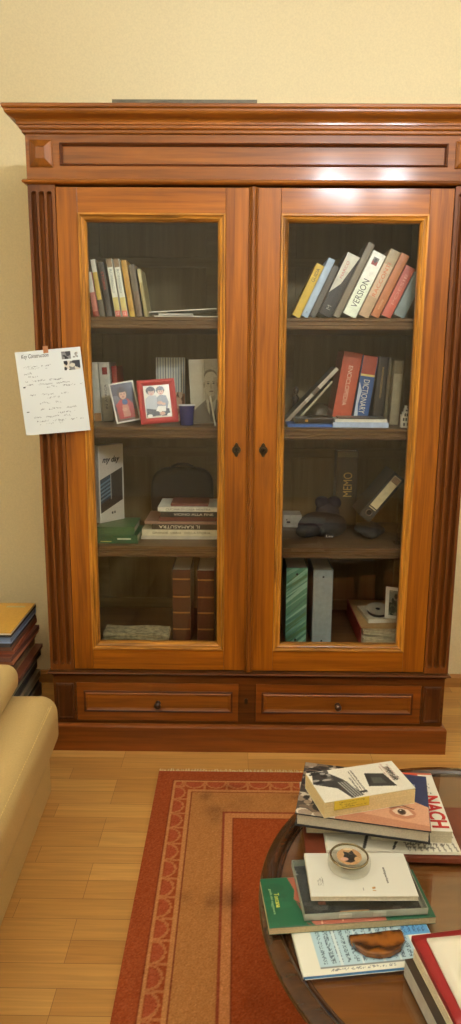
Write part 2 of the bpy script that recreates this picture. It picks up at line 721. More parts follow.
prism(bm, [(WY1, 0), (WY1 - 0.016, 0), (WY1 - 0.016, 0.044), (WY1 - 0.010, 0.056), (WY1, 0.058)], WX0, WX1, 'x')
struct('baseboard_back', bm, wood('baseboard_oak', (150, 100, 50), (190, 138, 76), 'x', 0.4, 0.1))

# ------------------------------------------------------------------ the bookcase
HW = 0.7363
case = thing('bookcase', 'tall antique brown wood bookcase with two glazed doors above two drawers', 'bookcase')

bm = bmesh.new()
for s in (-1, 1):
    x0, x1 = sorted((s * HW, s * 0.702))
    box(bm, x0, x1, 0.03, 0.53, 0.31, 2.15)
box(bm, -0.7, 0.7, 0.03, 0.53, 2.02, 2.05)
obj('case_sides', bm, red('z'), case)
bm = bmesh.new()
box(bm, -0.7, 0.7, 0.505, 0.53, 0.31, 2.02)
obj('back_panel', bm, dull('z'), case)
bm = bmesh.new()
for z0, z1 in ((1.806, 1.844), (0.385, 0.43), (1.05, 1.09)):
    box(bm, -0.7, 0.7, 0.493, 0.505, z0, z1)
for x0, x1 in ((-0.70, -0.60), (-0.178, -0.12), (0.12, 0.178), (0.63, 0.70)):
    box(bm, x0, x1, 0.494, 0.505, 0.43, 2.02)
obj('back_frame', bm, dull('x'), case, bevel=0.003)
bm = bmesh.new()
bm.free()
for s in (-1, 1):
    bm = bmesh.new()
    x0, x1 = sorted((s * 0.702, s * 0.690))
    box(bm, x0, x1, 0.04, 0.505, 0.385, 2.02)
    obj('side_lining', bm, dull('z'), case)
bm = bmesh.new()
box(bm, -0.7, 0.7, 0.03, 0.505, 0.355, 0.385)
obj('case_floor', bm, shelfwood('x'), case)
for zt in (1.588, 1.212, 0.777):
    bm = bmesh.new()
    prism(bm, [(0.490, zt), (0.056, zt), (0.050, zt - 0.004), (0.050, zt - 0.011), (0.055, zt - 0.014), (0.055, zt - 0.024),
               (0.050, zt - 0.027), (0.050, zt - 0.036), (0.055, zt - 0.040), (0.490, zt - 0.040)], -0.69, 0.69, 'x')
    obj('shelf', bm, shelfwood('x'), case)

# cornice, frieze, beads
bm = bmesh.new()
pr = [(0, 2.146), (0.005, 2.146), (0.008, 2.149), (0.008, 2.156), (0.013, 2.158), (0.015, 2.161), (0.015, 2.168), (0.020, 2.170)]
for i in range(9):
    t = i / 8
    pr.append((0.020 + 0.030 * (t - 0.16 * math.sin(2 * math.pi * t)), 2.170 + 0.036 * (t + 0.05 * math.sin(2 * math.pi * t))))
pr += [(0.054, 2.208), (0.056, 2.211), (0.056, 2.218), (0.052, 2.221), (0, 2.221)]
sweep3(bm, pr, HW, 0.0, 0.53)
box(bm, -HW, HW, 0.002, 0.53, 2.15, 2.2205)
obj('cornice', bm, red('x'), case)
bm = bmesh.new()
F = [(0, 0.0), (0.0015, 0.0), (0.0045, 0.007), (0.0075, 0.007)]
box(bm, -HW, HW, 0.010, 0.06, 2.0, 2.15)
# front face of the frieze with the sunk middle panel and its moulded edge
px0, px1, pz0, pz1 = -0.628, 0.616, 2.052, 2.122
for (a, b_, c, d) in ((-HW, px0, 2.0, 2.15), (px1, HW, 2.0, 2.15), (px0, px1, 2.0, pz0), (px0, px1, pz1, 2.15)):
    box(bm, a, b_, 0.0, 0.010, c, d)
obj('frieze', bm, red('x'), case)
bm = bmesh.new()
loop4(bm, [(0, 0.010), (0, -0.001), (0.003, -0.0035), (0.006, -0.001), (0.009, 0.006), (0.009, 0.010)], px0, px1, pz0, pz1)
obj('frieze_panel_moulding', bm, wood('dark_bead', (60, 28, 12), (104, 54, 24), 'x', 0.3, 0.5), case)
for cx in (-0.687, 0.6755):
    bm = bmesh.new()
    field(bm, cx - 0.037, cx + 0.037, 2.048, 2.128, [(0, 0.002), (0, -0.004), (0.004, -0.007), (0.022, -0.017), (0.0225, -0.014)], 0)
    obj('corner_block', bm, red('z'), case)


def half_round(z0, z1, o):
    zc, h = (z0 + z1) / 2, (z1 - z0) / 2
    return [(0, z0)] + [(o * math.cos(a), zc + h * math.sin(a)) for a in np.linspace(-math.pi / 2, math.pi / 2, 9)] + [(0, z1)]


bm = bmesh.new(); sweep3(bm, half_round(1.996, 2.012, 0.014), HW, 0.0, 0.53)
obj('frieze_bead', bm, red('x'), case)
bm = bmesh.new()
sweep3(bm, [(0, 0.293)] + [(o, z) for o, z in half_round(0.300, 0.312, 0.014)[1:-1]] + [(0.004, 0.314), (0, 0.316)], HW - 0.004, 0.0, 0.53)
obj('base_bead', bm, wood('base_wood', (58, 29, 9), (108, 60, 20), 'x'), case)

# fluted pilasters
for s in (-1, 1):
    xa, xb = sorted((s * HW, s * 0.6475))
    W = xb - xa
    zb, zt = 0.314, 1.997
    fl = [xa + W * f for f in (0.22, 0.5, 0.78)]
    fr = 0.0085
    xs = sorted(set([xa, xb] + [round(c + fr * k, 6) for c in fl for k in (-1.02, -0.95, -0.8, -0.55, -0.28, 0, 0.28, 0.55, 0.8, 0.95, 1.02)]))
    f0, f1 = zb + 0.030, zt - 0.030
    zs = [zb] + [f0 - fr * k for k in (1.02, 0.9, 0.7, 0.4)] + [f0 + (f1 - f0) * k / 8 for k in range(9)] + [f1 + fr * k for k in (0.4, 0.7, 0.9, 1.02)] + [zt]
    bm = bmesh.new()
    g = []
    for z in zs:
        row = []
        for x in xs:
            d = 0
            for c in fl:
                zz = min(max(z, f0), f1)
                q = fr * fr - (x - c) ** 2 - (z - zz) ** 2
                if q > 0:
                    d = 2.1 * math.sqrt(q)
            row.append(bm.verts.new((x, d, z)))
        g.append(row)
    for a, b_ in zip(g, g[1:]):
        for i in range(len(xs) - 1):
            bm.faces.new((a[i], a[i + 1], b_[i + 1], b_[i]))
    box(bm, xa, xb, 0.020, 0.034, zb, zt)
    for x in (xa, xb):
        bm.faces.new([bm.verts.new(p) for p in ((x, 0, zb), (x, 0.020, zb), (x, 0.020, zt), (x, 0, zt))])
    obj('fluted_pilaster', bm, wood('pilaster_wood', (84, 42, 10), (136, 76, 22), 'z', 0.45, 0.24, 0.16, bump=0.2, streak=0.45), case, weld=False)

# doors
DZ0, DZ1 = 0.318, 1.990
for s in (-1, 1):
    if s < 0:
        dx0, dx1, mx0, mx1 = -0.6465, -0.0165, -0.577, -0.0935
    else:
        dx0, dx1, mx0, mx1 = 0.0115, 0.6465, 0.0875, 0.568
    mz0, mz1 = 0.397, 1.911
    bm = bmesh.new()
    for a, b_ in ((dx0, mx0), (mx1, dx1)):
        box(bm, a + 0.0004, b_ - 0.0004, 0.003, 0.030, DZ0, DZ1, 0)
    for a, b_ in ((DZ0, mz0), (mz1, DZ1)):
        box(bm, mx0, mx1, 0.0034, 0.030, a, b_, 1)
    door = obj('door', bm, [gold('z'), gold('x')], case, bevel=0.0012, weld=False)
    bm = bmesh.new()
    loop4(bm, [(0, 0.030), (0, -0.002), (0.002, -0.004), (0.006, -0.004), (0.009, 0.000), (0.010, 0.003), (0.014, 0.004),
               (0.017, 0.001), (0.020, 0.003), (0.0255, 0.012), (0.0255, 0.030)], mx0, mx1, mz0, mz1, mi=(1, 0))
    obj('glazing_bead', bm, [zebra('z'), zebra('x')], door)
    bm = bmesh.new()
    box(bm, mx0 + 0.022, mx1 - 0.022, 0.017, 0.021, mz0 + 0.022, mz1 - 0.022)
    obj('glass_pane', bm, GLASS, door)
    # escutcheon: pierced lozenge plate with a keyhole
    ex, ez = (-0.0525, 1.139) if s < 0 else (0.041, 1.139)
    bm = bmesh.new()
    pts = []
    for k in range(24):
        a = 2 * math.pi * k / 24
        r_ = 0.0165 * (0.72 + 0.28 * abs(math.cos(2 * a)) ** 1.5)
        pts.append((ex + r_ * math.cos(a) * 0.95, ez + r_ * math.sin(a) * 1.5))
    prism(bm, pts, 0.004, -0.0005, 'y')
    lathe(bm, [(0.0095, -0.0004), (0.0095, -0.003), (0.007, -0.0035), (0.007, -0.0004)], (ex, 0, ez), 'y', 20)
    esc = obj('keyhole_escutcheon', bm, plain((74, 62, 42), 0.38, metal=0.8, var=0.2), door)
    bm = bmesh.new()
    if s < 0:
        lathe(bm, [(0.0034, -0.0004), (0.0034, -0.0012)], (ex, 0, ez + 0.003), 'y', 14)
        prism(bm, [(ex - 0.0014, ez + 0.001), (ex + 0.0014, ez + 0.001), (ex + 0.0022, ez - 0.008), (ex - 0.0022, ez - 0.008)], -0.0004, -0.0013, 'y')
        obj('keyhole', bm, plain((10, 8, 6), 0.8), esc)
    else:
        lathe(bm, [(0.0045, 0.0), (0.0045, -0.008), (0.0030, -0.010), (0.0030, -0.016), (0.0018, -0.017)], (ex, 0, ez), 'y', 14)
        obj('key_stub', bm, plain((60, 50, 36), 0.35, metal=0.85), esc)

# the astragal that covers the meeting of the doors
bm = bmesh.new()
prism(bm, [(-0.0165, 0.003), (-0.0165, -0.004), (-0.0135, -0.006), (-0.0105, -0.004), (-0.0095, -0.009), (-0.0055, -0.012), (0.0005, -0.012),
           (0.0045, -0.009), (0.0055, -0.004), (0.0085, -0.006), (0.0115, -0.004), (0.0115, 0.003)], DZ0, DZ1, 'z')
obj('astragal', bm, red('z'), case)

# base with the drawers, plinth
BW = 0.7275
bm = bmesh.new()
box(bm, -BW, BW, 0.008, 0.53, 0.09, 0.305)
for a, b_, c, d in ((-BW, BW, 0.266, 0.303), (-BW, BW, 0.09, 0.112), (-BW, -0.645, 0.112, 0.266), (0.645, BW, 0.112, 0.266), (-0.036, 0.027, 0.112, 0.266)):
    box(bm, a, b_, 0.0, 0.008, c, d)
obj('base', bm, wood('base_wood', (58, 29, 9), (108, 60, 20), 'x', 0.45, 0.28, 0.16), case, weld=False)
for s in (-1, 1):
    x0, x1 = sorted((s * 0.652, s * 0.718))
    bm = bmesh.new()
    # corner panel: narrow sunk field under a little shield-shaped drop
    field(bm, x0, x1, 0.118, 0.262, [(0, 0.001), (0, -0.003), (0.004, -0.005), (0.010, -0.002)], 0)
    xm = (x0 + x1) / 2
    prism(bm, [(x0 + 0.006, 0.256), (x1 - 0.006, 0.256), (x1 - 0.010, 0.240), (xm + 0.014, 0.226), (xm - 0.014, 0.226), (x0 + 0.010, 0.240)], -0.001, -0.006, 'y')
    obj('corner_panel', bm, wood('dark_corner', (56, 28, 10), (102, 56, 22), 'z', 0.35, 0.4), case, bevel=0.001)
for s, x0, x1 in ((-1, -0.643, -0.0375), (1, 0.0285, 0.643)):
    bm = bmesh.new()
    box(bm, x0, x1, -0.001, 0.40, 0.1135, 0.2645)
    dr = obj('drawer', bm, wood('drawer_wood', (92, 46, 10), (150, 82, 24), 'x', 0.32, 0.5, 0.12), case, bevel=0.001)
    bm = bmesh.new()
    a, b_ = (-0.609, -0.066) if s < 0 else (0.056, 0.606)
    field(bm, a, b_, 0.1555, 0.2265, [(0, 0.000), (0, -0.005), (0.003, -0.008), (0.006, -0.006), (0.012, -0.0035)], 0)
    pn = obj('raised_panel', bm, red('x'), dr)
    bm = bmesh.new()
    loop4(bm, [(-0.007, 0.0), (-0.007, -0.003), (-0.003, -0.0045), (0.0, -0.003), (0.0005, 0.0)], a, b_, 0.1555, 0.2265)
    obj('panel_moulding', bm, wood('dark_bead', (60, 28, 12), (104, 54, 24), 'x', 0.3, 0.5), pn)  # darkened wood paints in the shadow round the panel
    bm = bmesh.new()
    lathe(bm, [(0.011, -0.003), (0.011, -0.006), (0.0055, -0.009), (0.005, -0.015), (0.009, -0.019), (0.0125, -0.024), (0.0125, -0.028), (0.008, -0.032), (0.002, -0.0335)],
          (-0.338 if s < 0 else 0.333, 0, 0.185), 'y', 20)
    obj('knob', bm, plain((52, 28, 14), 0.3, coat=0.5), dr, smooth=True)
bm = bmesh.new()
prism(bm, [(-0.0085 + 0.008 * math.sin(a) * (1 + 0.2 * math.cos(2 * a)), 0.196 + 0.012 * math.cos(a)) for a in np.linspace(0, 2 * math.pi, 17)[:-1]], 0.001, -0.0025, 'y')
ke = obj('keyhole_plate', bm, plain((46, 30, 18), 0.4, metal=0.5), case)
bm = bmesh.new()
lathe(bm, [(0.0032, -0.0024), (0.0032, -0.0032)], (-0.0085, 0, 0.198), 'y', 12)
prism(bm, [(-0.0098, 0.197), (-0.0072, 0.197), (-0.0066, 0.189), (-0.0104, 0.189)], -0.0024, -0.0033, 'y')
obj('keyhole', bm, plain((10, 8, 6), 0.8), ke)
bm = bmesh.new()
sweep3(bm, [(0, 0.0), (0.007, 0.0), (0.007, 0.096), (0.004, 0.102), (-0.004, 0.106), (-0.01, 0.106), (-0.01, 0.0)], 0.7335, -0.018, 0.53)
obj('plinth', bm, wood('plinth_wood', (94, 47, 12), (150, 80, 24), 'x', 0.35, 0.4, 0.13), case)

bm = bmesh.new()
box(bm, -0.447, 0.003, -0.047, 0.22, 2.2215, 2.2325)
tag(obj('flat_board', bm, plain((92, 84, 66), 0.6, var=0.2), bevel=0.001), 'thin dark flat board lying on top of the bookcase cornice', 'board')

# handwritten sheet hung on the left pilaster
note = thing('handwritten_note', 'white handwritten sheet taped to the left pilaster of the bookcase', 'note',
             rot('Y', -5.3) @ rot('X', -0.8), (-0.7775, -0.014, 1.185))
A = Art(150, 190, (218, 224, 224))
for v_, a_, b_, ink in ((0.815, .10, .52, .30), (0.79, .14, .46, .14), (0.735, .10, .24, .34), (0.695, .16, .36, .22), (0.645, .09, .74, .30), (0.60, .10, .78, .30), (0.565, .42, .98, .26),
                        (0.475, .14, .58, .26), (0.475, .62, .74, .2), (0.435, .40, .62, .22), (0.375, .26, .62, .22), (0.30, .28, .84, .26), (0.245, .52, .80, .26), (0.205, .16, .72, .26), (0.155, .20, .92, .30), (0.125, .22, .60, .12)):
    m_ = (np.abs(A.v - v_ - 0.004 * np.sin(A.u * 40)) < 0.0085) & (A.u > a_) & (A.u < b_) & (rng.random(A.u.shape) < ink) & (np.sin(A.u * 23 + v_ * 50) > -0.72)
    A.put(m_, (64, 66, 76), 0.75)
A.rect(0.06, 0.09, 0.57, 0.585, (60, 60, 66)).rect(0.06, 0.1, 0.27, 0.285, (60, 60, 66))
A.blotch(0.70, 0.84, 0.87, 0.96, 26, 0.02, 0.045, [(70, 70, 74), (130, 130, 130), (40, 40, 44)])
A.blotch(0.72, 0.97, 0.74, 0.85, 34, 0.02, 0.05, [(60, 60, 66), (205, 200, 186), (34, 34, 40), (120, 120, 120)])
A.blotch(0.87, 0.95, 0.88, 0.96, 7, 0.01, 0.02, [(130, 130, 130), (170, 168, 160)])
bm = bmesh.new()
box(bm, 0, 0.223, 0, 0.0006, 0, 0.281)
obj('sheet', bm, plain((228, 228, 218), 0.8, var=0.03), note)
print_grid('writing', A, 0.2226, 0.2806, note, painted(0.75), 'xz', (0.0002, -0.0003, 0.0002))
text(note, 'Key Construction', (0.066, -0.0006, 0.262), UPRIGHT, 0.094, 0.018, plain((36, 36, 42), 0.6, var=0.02), 'heading_lettering', shear=0.35)
bm = bmesh.new()
box(bm, 0.097, 0.114, -0.0009, -0.0004, 0.270, 0.293)
obj('tape', bm, plain((176, 120, 84), 0.3, var=0.1), note)

# ------------------------------------------------------------------ rug
RX0, RX1, RY0, RY1 = -0.318, 1.30, -2.30, -0.170
rug = thing('rug', 'brick red and tan bordered carpet with a pale fringe under the coffee table', 'rug', loc=(RX0, RY0, 0))
RW, RL_ = RX1 - RX0, RY1 - RY0
A = Art(int(RW / 0.004), int(RL_ / 0.004), (158, 74, 44))
X, Y = A.u * RW, A.v * RL_
D = np.minimum(np.minimum(X, RW - X), np.minimum(Y, RL_ - Y))          # distance from the edge
BR, TAN, LT, DK = (152, 72, 36), (174, 116, 64), (188, 128, 76), (122, 56, 30)
A.a[:] = BR
A.put(D > 0.121, TAN)
A.put((D > 0.059) & (D < 0.067), LT)
A.put((D > 0.055) & (D < 0.059), DK)
A.put((D > 0.112) & (D < 0.121), LT)
A.put((D > 0.121) & (D < 0.125), DK)
A.put((D > 0.232) & (D < 0.240), (142, 68, 40))
A.put((D > 0.240) & (D < 0.262), (190, 124, 74))
A.put((D > 0.262) & (D < 0.268), DK)
A.put(D > 0.268, (152, 70, 32))
# scalloped band between the two pale lines
along = np.where(np.minimum(X, RW - X) < np.minimum(Y, RL_ - Y), RL_ - Y, X)
per = 0.074
ph = np.abs((along - 0.02) % per - per / 2)
band = (D - 0.067) / 0.045
rad = np.sqrt((ph / (per * 0.5)) ** 2 + (band / 0.82) ** 2)
inb = (D >= 0.067) & (D <= 0.112)
A.put(inb & (np.abs(rad - 0.92) < 0.10), (180, 112, 66))
A.put(inb & (np.abs(ph - per / 2) < 0.004) & (band > 0.3), (180, 112, 66))
A.put(inb & (rad < 0.80) & (band > 0.05), (164, 78, 46))
A.speckle(5)
MOT = rng.random((A.a.shape[0] // 6 + 2, A.a.shape[1] // 6 + 2))
MOT = np.kron(MOT, np.ones((6, 6)))[:A.a.shape[0], :A.a.shape[1]]
for _ in range(5):
    MOT = (MOT + np.roll(MOT, 2, 0) + np.roll(MOT, -2, 0) + np.roll(MOT, 3, 1) + np.roll(MOT, -3, 1)) / 5
MOT = np.clip((MOT - 0.30) * 2.6, 0, 1.3)[..., None]
for k in range(46):                                                     # worn, darker patches of pile
    cu, cv, ru = rng.uniform(0, 1), rng.uniform(0, 1), rng.uniform(0.012, 0.05)
    g_ = np.exp(-(((A.u - cu) / ru) ** 2 + ((A.v - cv) / (ru * rng.uniform(0.5, 1.2))) ** 2))[..., None]
    A.a = A.a * (1 - 0.13 * g_ * MOT)
for cu, cv, ru, rv in ((0.128, 0.885, 0.012, 0.018), (0.105, 0.93, 0.008, 0.01), (0.155, 0.955, 0.02, 0.006), (0.125, 0.70, 0.01, 0.014), (0.16, 0.71, 0.013, 0.02), (0.30, 0.93, 0.02, 0.005)):
    g_ = np.exp(-(((A.u - cu) / (ru * 1.5)) ** 2 + ((A.v - cv) / (rv * 1.3)) ** 2))[..., None]
    A.a = A.a * (1 - 0.22 * g_ * MOT)
bm = bmesh.new()
box(bm, 0, RW, 0, RL_, 0.0005, 0.0085)
obj('rug_base', bm, plain((140, 70, 44), 0.9), rug)
print_grid('pile', A, RW, RL_, rug, painted(0.95, 0.1, 0, 0.16, 0.5, 220), 'xy', (0, 0, 0.0095))
bm = bmesh.new()
for side in (0, 1):
    x = 0.004
    while x < RW - 0.004:
        y0 = RL_ - 0.001 if side == 0 else 0.001
        dy = random.uniform(0.018, 0.028) * (1 if side == 0 else -1)
        dx = random.uniform(-0.006, 0.006)
        tube(bm, [(x, y0, 0.006), (x + dx * 0.5, y0 + dy * 0.5, 0.006), (x + dx, y0 + dy, 0.0025)], 0.0017, 4)
        x += 0.0042
fr_ = obj('fringe', bm, plain((214, 190, 146), 0.9), rug, weld=False)
fr_['kind'] = 'stuff'

# ------------------------------------------------------------------ sofa
LEATHER = plain((202, 172, 113), 0.5, 0.4, var=0.05, scale=220, bump=0.25)
sofa = thing('sofa', 'low cream leather sofa with a stitched seam at the left', 'sofa', rot('Z', 2.2), (-0.647, -0.29, 0))
# local: x runs back (negative) from the front face, y runs (negative) along the sofa towards the camera side


def cushion(name, x0, x1, y0, y1, z0, z1, r_, parent, bulge=0.0):
    """Upholstered block with rounded edges and a little crown."""
    bm = bmesh.new()
    bmesh.ops.create_cube(bm, size=2.0)
    bmesh.ops.subdivide_edges(bm, edges=bm.edges[:], cuts=31, use_grid_fill=True)
    c = Vector(((x0 + x1) / 2, (y0 + y1) / 2, (z0 + z1) / 2))
    h = Vector(((x1 - x0) / 2, (y1 - y0) / 2, (z1 - z0) / 2))
    for v in bm.verts:
        q = []
        for k in range(3):                      # crowd the grid lines towards the edges
            a = v.co[k]
            lim = 1 - r_ / h[k]
            t = abs(a)
            t = t / 0.55 * lim if t < 0.55 else lim + (t - 0.55) / 0.45 * (1 - lim)
            q.append(math.copysign(t, a) * h[k])
        q = Vector(q)
        inner = Vector([max(-(h[k] - r_), min(h[k] - r_, q[k])) for k in range(3)])
        d = q - inner
        p = inner + (d.normalized() * r_ if d.length > 1e-9 else d)
        u, t, w_ = p.x / h.x, p.y / h.y, p.z / h.z
        if p.z > 0:
            p.z += bulge * max(0, 1 - u ** 4) * max(0, 1 - t ** 6)
        p.x += math.copysign(bulge * 0.5 * max(0, 1 - w_ * w_) * max(0, 1 - t ** 6), u)
        v.co = c + p
    return obj(name, bm, LEATHER, parent, smooth=True)


bm = bmesh.new()
box(bm, -0.95, -0.022, -1.95, 0.0, 0.0, 0.20)
b_o = obj('base', bm, LEATHER, sofa, bevel=0.02, seg=4)
seat = cushion('seat', -0.96, 0.016, -1.97, 0.010, 0.185, 0.368, 0.056, sofa, bulge=0.010)
bm = bmesh.new()
n_st = 150
for k in range(n_st):                       # stitched seam along the rounded front edge
    ya, yb = -1.93 + 1.87 * k / n_st, -1.93 + 1.87 * (k + 0.72) / n_st
    tube(bm, [(0.0035, ya, 0.3475), (0.0035, yb, 0.3475)], 0.0028, 6)
tube(bm, [(-0.0010, -1.90, 0.3515), (-0.0010, -0.08, 0.3515)], 0.0022, 6)
obj('seam_stitching', bm, plain((226, 198, 128), 0.6), seat, smooth=True, weld=False)
cushion('back_cushion', -0.90, -0.112, -1.95, 0.020, 0.372, 0.470, 0.042, sofa, bulge=0.014)

# ------------------------------------------------------------------ pile of large magazines between sofa and wall
GM = 'large flat magazines piled between sofa and bookcase'
spec = [  # thickness, colour of cover, label
    (0.060, (70, 60, 50), 'thick dark album at the very bottom of the magazine pile, on the floor'),
    (0.054, (90, 74, 58), 'brown album second from the bottom of the magazine pile'),
    (0.032, (60, 52, 46), 'dark album third from the bottom of the magazine pile'),
    (0.030, (110, 96, 74), 'greyish tan album fourth from the bottom of the magazine pile'),
    (0.030, (58, 52, 46), 'black edged album just under the grey boards in the magazine pile'),
    (0.034, (128, 118, 92), 'grey beige board backed album low in the pile behind the sofa'),
    (0.026, (54, 48, 42), 'dark album with a pale edge under the jutting brown album'),
    (0.014, (96, 56, 38), 'brown album that juts out furthest from the middle of the pile'),
    (0.030, (120, 94, 62), 'thick tan album resting on the jutting brown one'),
    (0.022, (84, 52, 36), 'dark brown album above the thick tan one'),
    (0.016, (150, 92, 60), 'orange brown magazine in the upper half of the pile'),
    (0.018, (92, 54, 40), 'dark red brown album in the upper half of the pile'),
    (0.016, (138, 72, 44), 'rust coloured magazine third below the blue one'),
    (0.016, (100, 62, 42), 'brown sleeve second below the blue magazine'),
    (0.014, (56, 50, 48), 'black sleeve right under the blue magazine'),
    (0.022, (104, 118, 142), 'pale blue magazine second from the top of the pile'),
    (0.010, (40, 36, 34), 'black edged sleeve between the yellow and the blue magazine'),
]
z = 0.0
for i, (t, c, lb) in enumerate(spec):
    jx, jy, ja = random.uniform(-0.008, 0.008), random.uniform(-0.01, 0.01), random.uniform(-2, 2)
    if 'juts' in lb:
        jx, ja = 0.022, 1.0
    if i > 14:
        jx, jy, ja = 0.0, 0.0, 0.5
    c = tuple(min(235, int(v * 1.35)) for v in c)
    t *= 1.035
    flat_book(lb, 0.312, 0.335, t * 0.985, c, (-1.180 + jx, -0.028 + jy, z), ja, 'far', GM, page=tuple(int(v * 0.8 + 22) for v in c), spine=c, hard=t > 0.02, name='magazine', cat='magazine')
    z += t * 1.0
A = Art(80, 84, (214, 162, 62))
A.disc(0.42, 0.50, 0.16, 0.08, (118, 104, 74)).disc(0.40, 0.52, 0.09, 0.05, (70, 62, 50)).disc(0.50, 0.48, 0.05, 0.03, (180, 160, 120)).disc(0.62, 0.49, 0.08, 0.018, (110, 96, 60))
A.rect(0.66, 0.9, 0.84, 0.9, (196, 180, 130)).rect(0.60, 0.72, 0.16, 0.19, (90, 70, 40)).writing(0.08, 0.5, 0.84, 0.94, 2, (120, 84, 30)).speckle(5)
flat_book('yellow magazine with a grey picture on top of the pile behind the sofa', 0.312, 0.335, 0.007, (206, 156, 60), (-1.180, -0.030, z), 0.5, 'left', GM, art=A, name='magazine', cat='magazine', hard=False)
STACK_TOP = z

# ------------------------------------------------------------------ round coffee table
TX, TY, TR, TZ = 0.447, -1.338, 0.450, 0.480
table = thing('coffee_table', 'round dark wooden coffee table with a moulded rim and glossy top', 'table', loc=(TX, TY, 0))
TW = wood('table_wood', (40, 22, 10), (84, 50, 24), 'x', 0.22, 0.8, 0.05, fine=45)
bm = bmesh.new()
lathe(bm, [(TR - 0.0395, TZ - 0.034), (TR - 0.036, TZ - 0.040), (TR - 0.016, TZ - 0.040), (TR - 0.012, TZ - 0.034), (TR - 0.010, TZ - 0.026), (TR - 0.003, TZ - 0.022), (TR, TZ - 0.016), (TR, TZ - 0.009),
           (TR - 0.003, TZ - 0.004), (TR - 0.009, TZ - 0.002), (TR - 0.013, TZ + 0.0005), (TR - 0.022, TZ + 0.003), (TR - 0.030, TZ + 0.002), (TR - 0.031, TZ - 0.006),
           (TR - 0.0335, TZ - 0.006), (TR - 0.0345, TZ - 0.001), (TR - 0.0375, TZ + 0.0002), (TR - 0.0395, TZ - 0.002), (TR - 0.0395, TZ - 0.034)], seg=128, cap=False)
obj('rim', bm, TW, table, smooth=True)
bm = bmesh.new()
lathe(bm, [(TR - 0.040, TZ - 0.030), (TR - 0.040, TZ - 0.0065), (0.0001, TZ - 0.0065)], seg=96)
obj('tabletop', bm, wood('top_veneer', (104, 60, 28), (146, 92, 46), 'x', 0.3, 0.3, 0.1, fine=30, along=2), table)
bm = bmesh.new()
lathe(bm, [(0.0001, TZ - 0.006), (TR - 0.0385, TZ - 0.006), (TR - 0.0385, TZ), (0.0001, TZ)], seg=96)
obj('glass_top', bm, clear('table_glass', (0.96, 0.97, 0.93), 1.62), table)
bm = bmesh.new()
lathe(bm, [(TR - 0.095, TZ - 0.105), (TR - 0.075, TZ - 0.105), (TR - 0.070, TZ - 0.040), (TR - 0.095, TZ - 0.040)], seg=96)
obj('apron', bm, TW, table, smooth=False)
for k in range(4):
    a = R(45 + 90 * k - 4)
    lx, ly = 0.345 * math.cos(a), 0.345 * math.sin(a)
    bm = bmesh.new()
    lathe(bm, [(0.012, 0.0), (0.017, 0.012), (0.020, 0.03), (0.013, 0.05), (0.016, 0.10), (0.023, 0.26), (0.025, 0.31), (0.018, 0.325), (0.027, 0.34), (0.027, 0.352), (0.020, 0.362), (0.030, 0.375), (0.030, TZ - 0.041)],
          (lx, ly, 0.0095), seg=24)
    obj('leg', bm, TW, table, smooth=True)

# ------------------------------------------------------------------ ceiling lamp above the sitting corner (seen only as a reflection)
lx, ly = 0.62, -1.88
lamp = thing('chandelier', 'three armed ceiling lamp with round white bulbs and curled metal arms', 'lamp', loc=(lx, ly, CZ))
BRASS = plain((150, 120, 70), 0.3, metal=0.9)
bm = bmesh.new()
lathe(bm, [(0.001, -0.001), (0.055, -0.001), (0.05, -0.02), (0.012, -0.035), (0.008, -0.06), (0.008, -0.56), (0.025, -0.58), (0.032, -0.61), (0.018, -0.64), (0.001, -0.66)], seg=20)
obj('stem', bm, BRASS, lamp, smooth=True)
EM, n_, l_ = new_mat('lit_bulb')
n_['Principled BSDF'].inputs['Base Color'].default_value = (1, 0.95, 0.85, 1)
n_['Principled BSDF'].inputs['Emission Color'].default_value = BULB_COL + (1,)
n_['Principled BSDF'].inputs['Emission Strength'].default_value = BULB_STRENGTH
for bx, by, bz in BULBS:
    p = Vector((bx - lx, by - ly, bz - CZ))
    bm = bmesh.new()
    q = Vector((p.x, p.y, 0))
    tube(bm, [Vector((0, 0, -0.60)) + q * t + Vector((0, 0, -0.11 * math.sin(math.pi * t) + 0.0 * t)) for t in np.linspace(0.05, 0.9, 12)] +
         [p + Vector((0, 0, -0.10)), p + Vector((0, 0, -0.062))], 0.006, 8)
    curl = bmesh.new()
    tube(curl, [Vector((0, 0, -0.43)) + q * (0.1 + 0.45 * t) + Vector((0, 0, 0.05 * math.sin(2.2 * math.pi * t))) for t in np.linspace(0, 1, 14)], 0.004, 6)
    lathe(bm, [(0.004, -0.085), (0.05, -0.076), (0.078, -0.056), (0.080, -0.052), (0.074, -0.054), (0.046, -0.070), (0.004, -0.076)], p, seg=28)  # cup added under each bulb to keep its light off the table and floor
    arm = obj('arm', bm, BRASS, lamp, smooth=True)
    obj('scroll', curl, BRASS, arm, smooth=True)
    bm = bmesh.new()
    bmesh.ops.create_uvsphere(bm, u_segments=20, v_segments=12, radius=0.046)
    bmesh.ops.translate(bm, verts=bm.verts, vec=p)
    obj('bulb', bm, EM, arm, smooth=True)

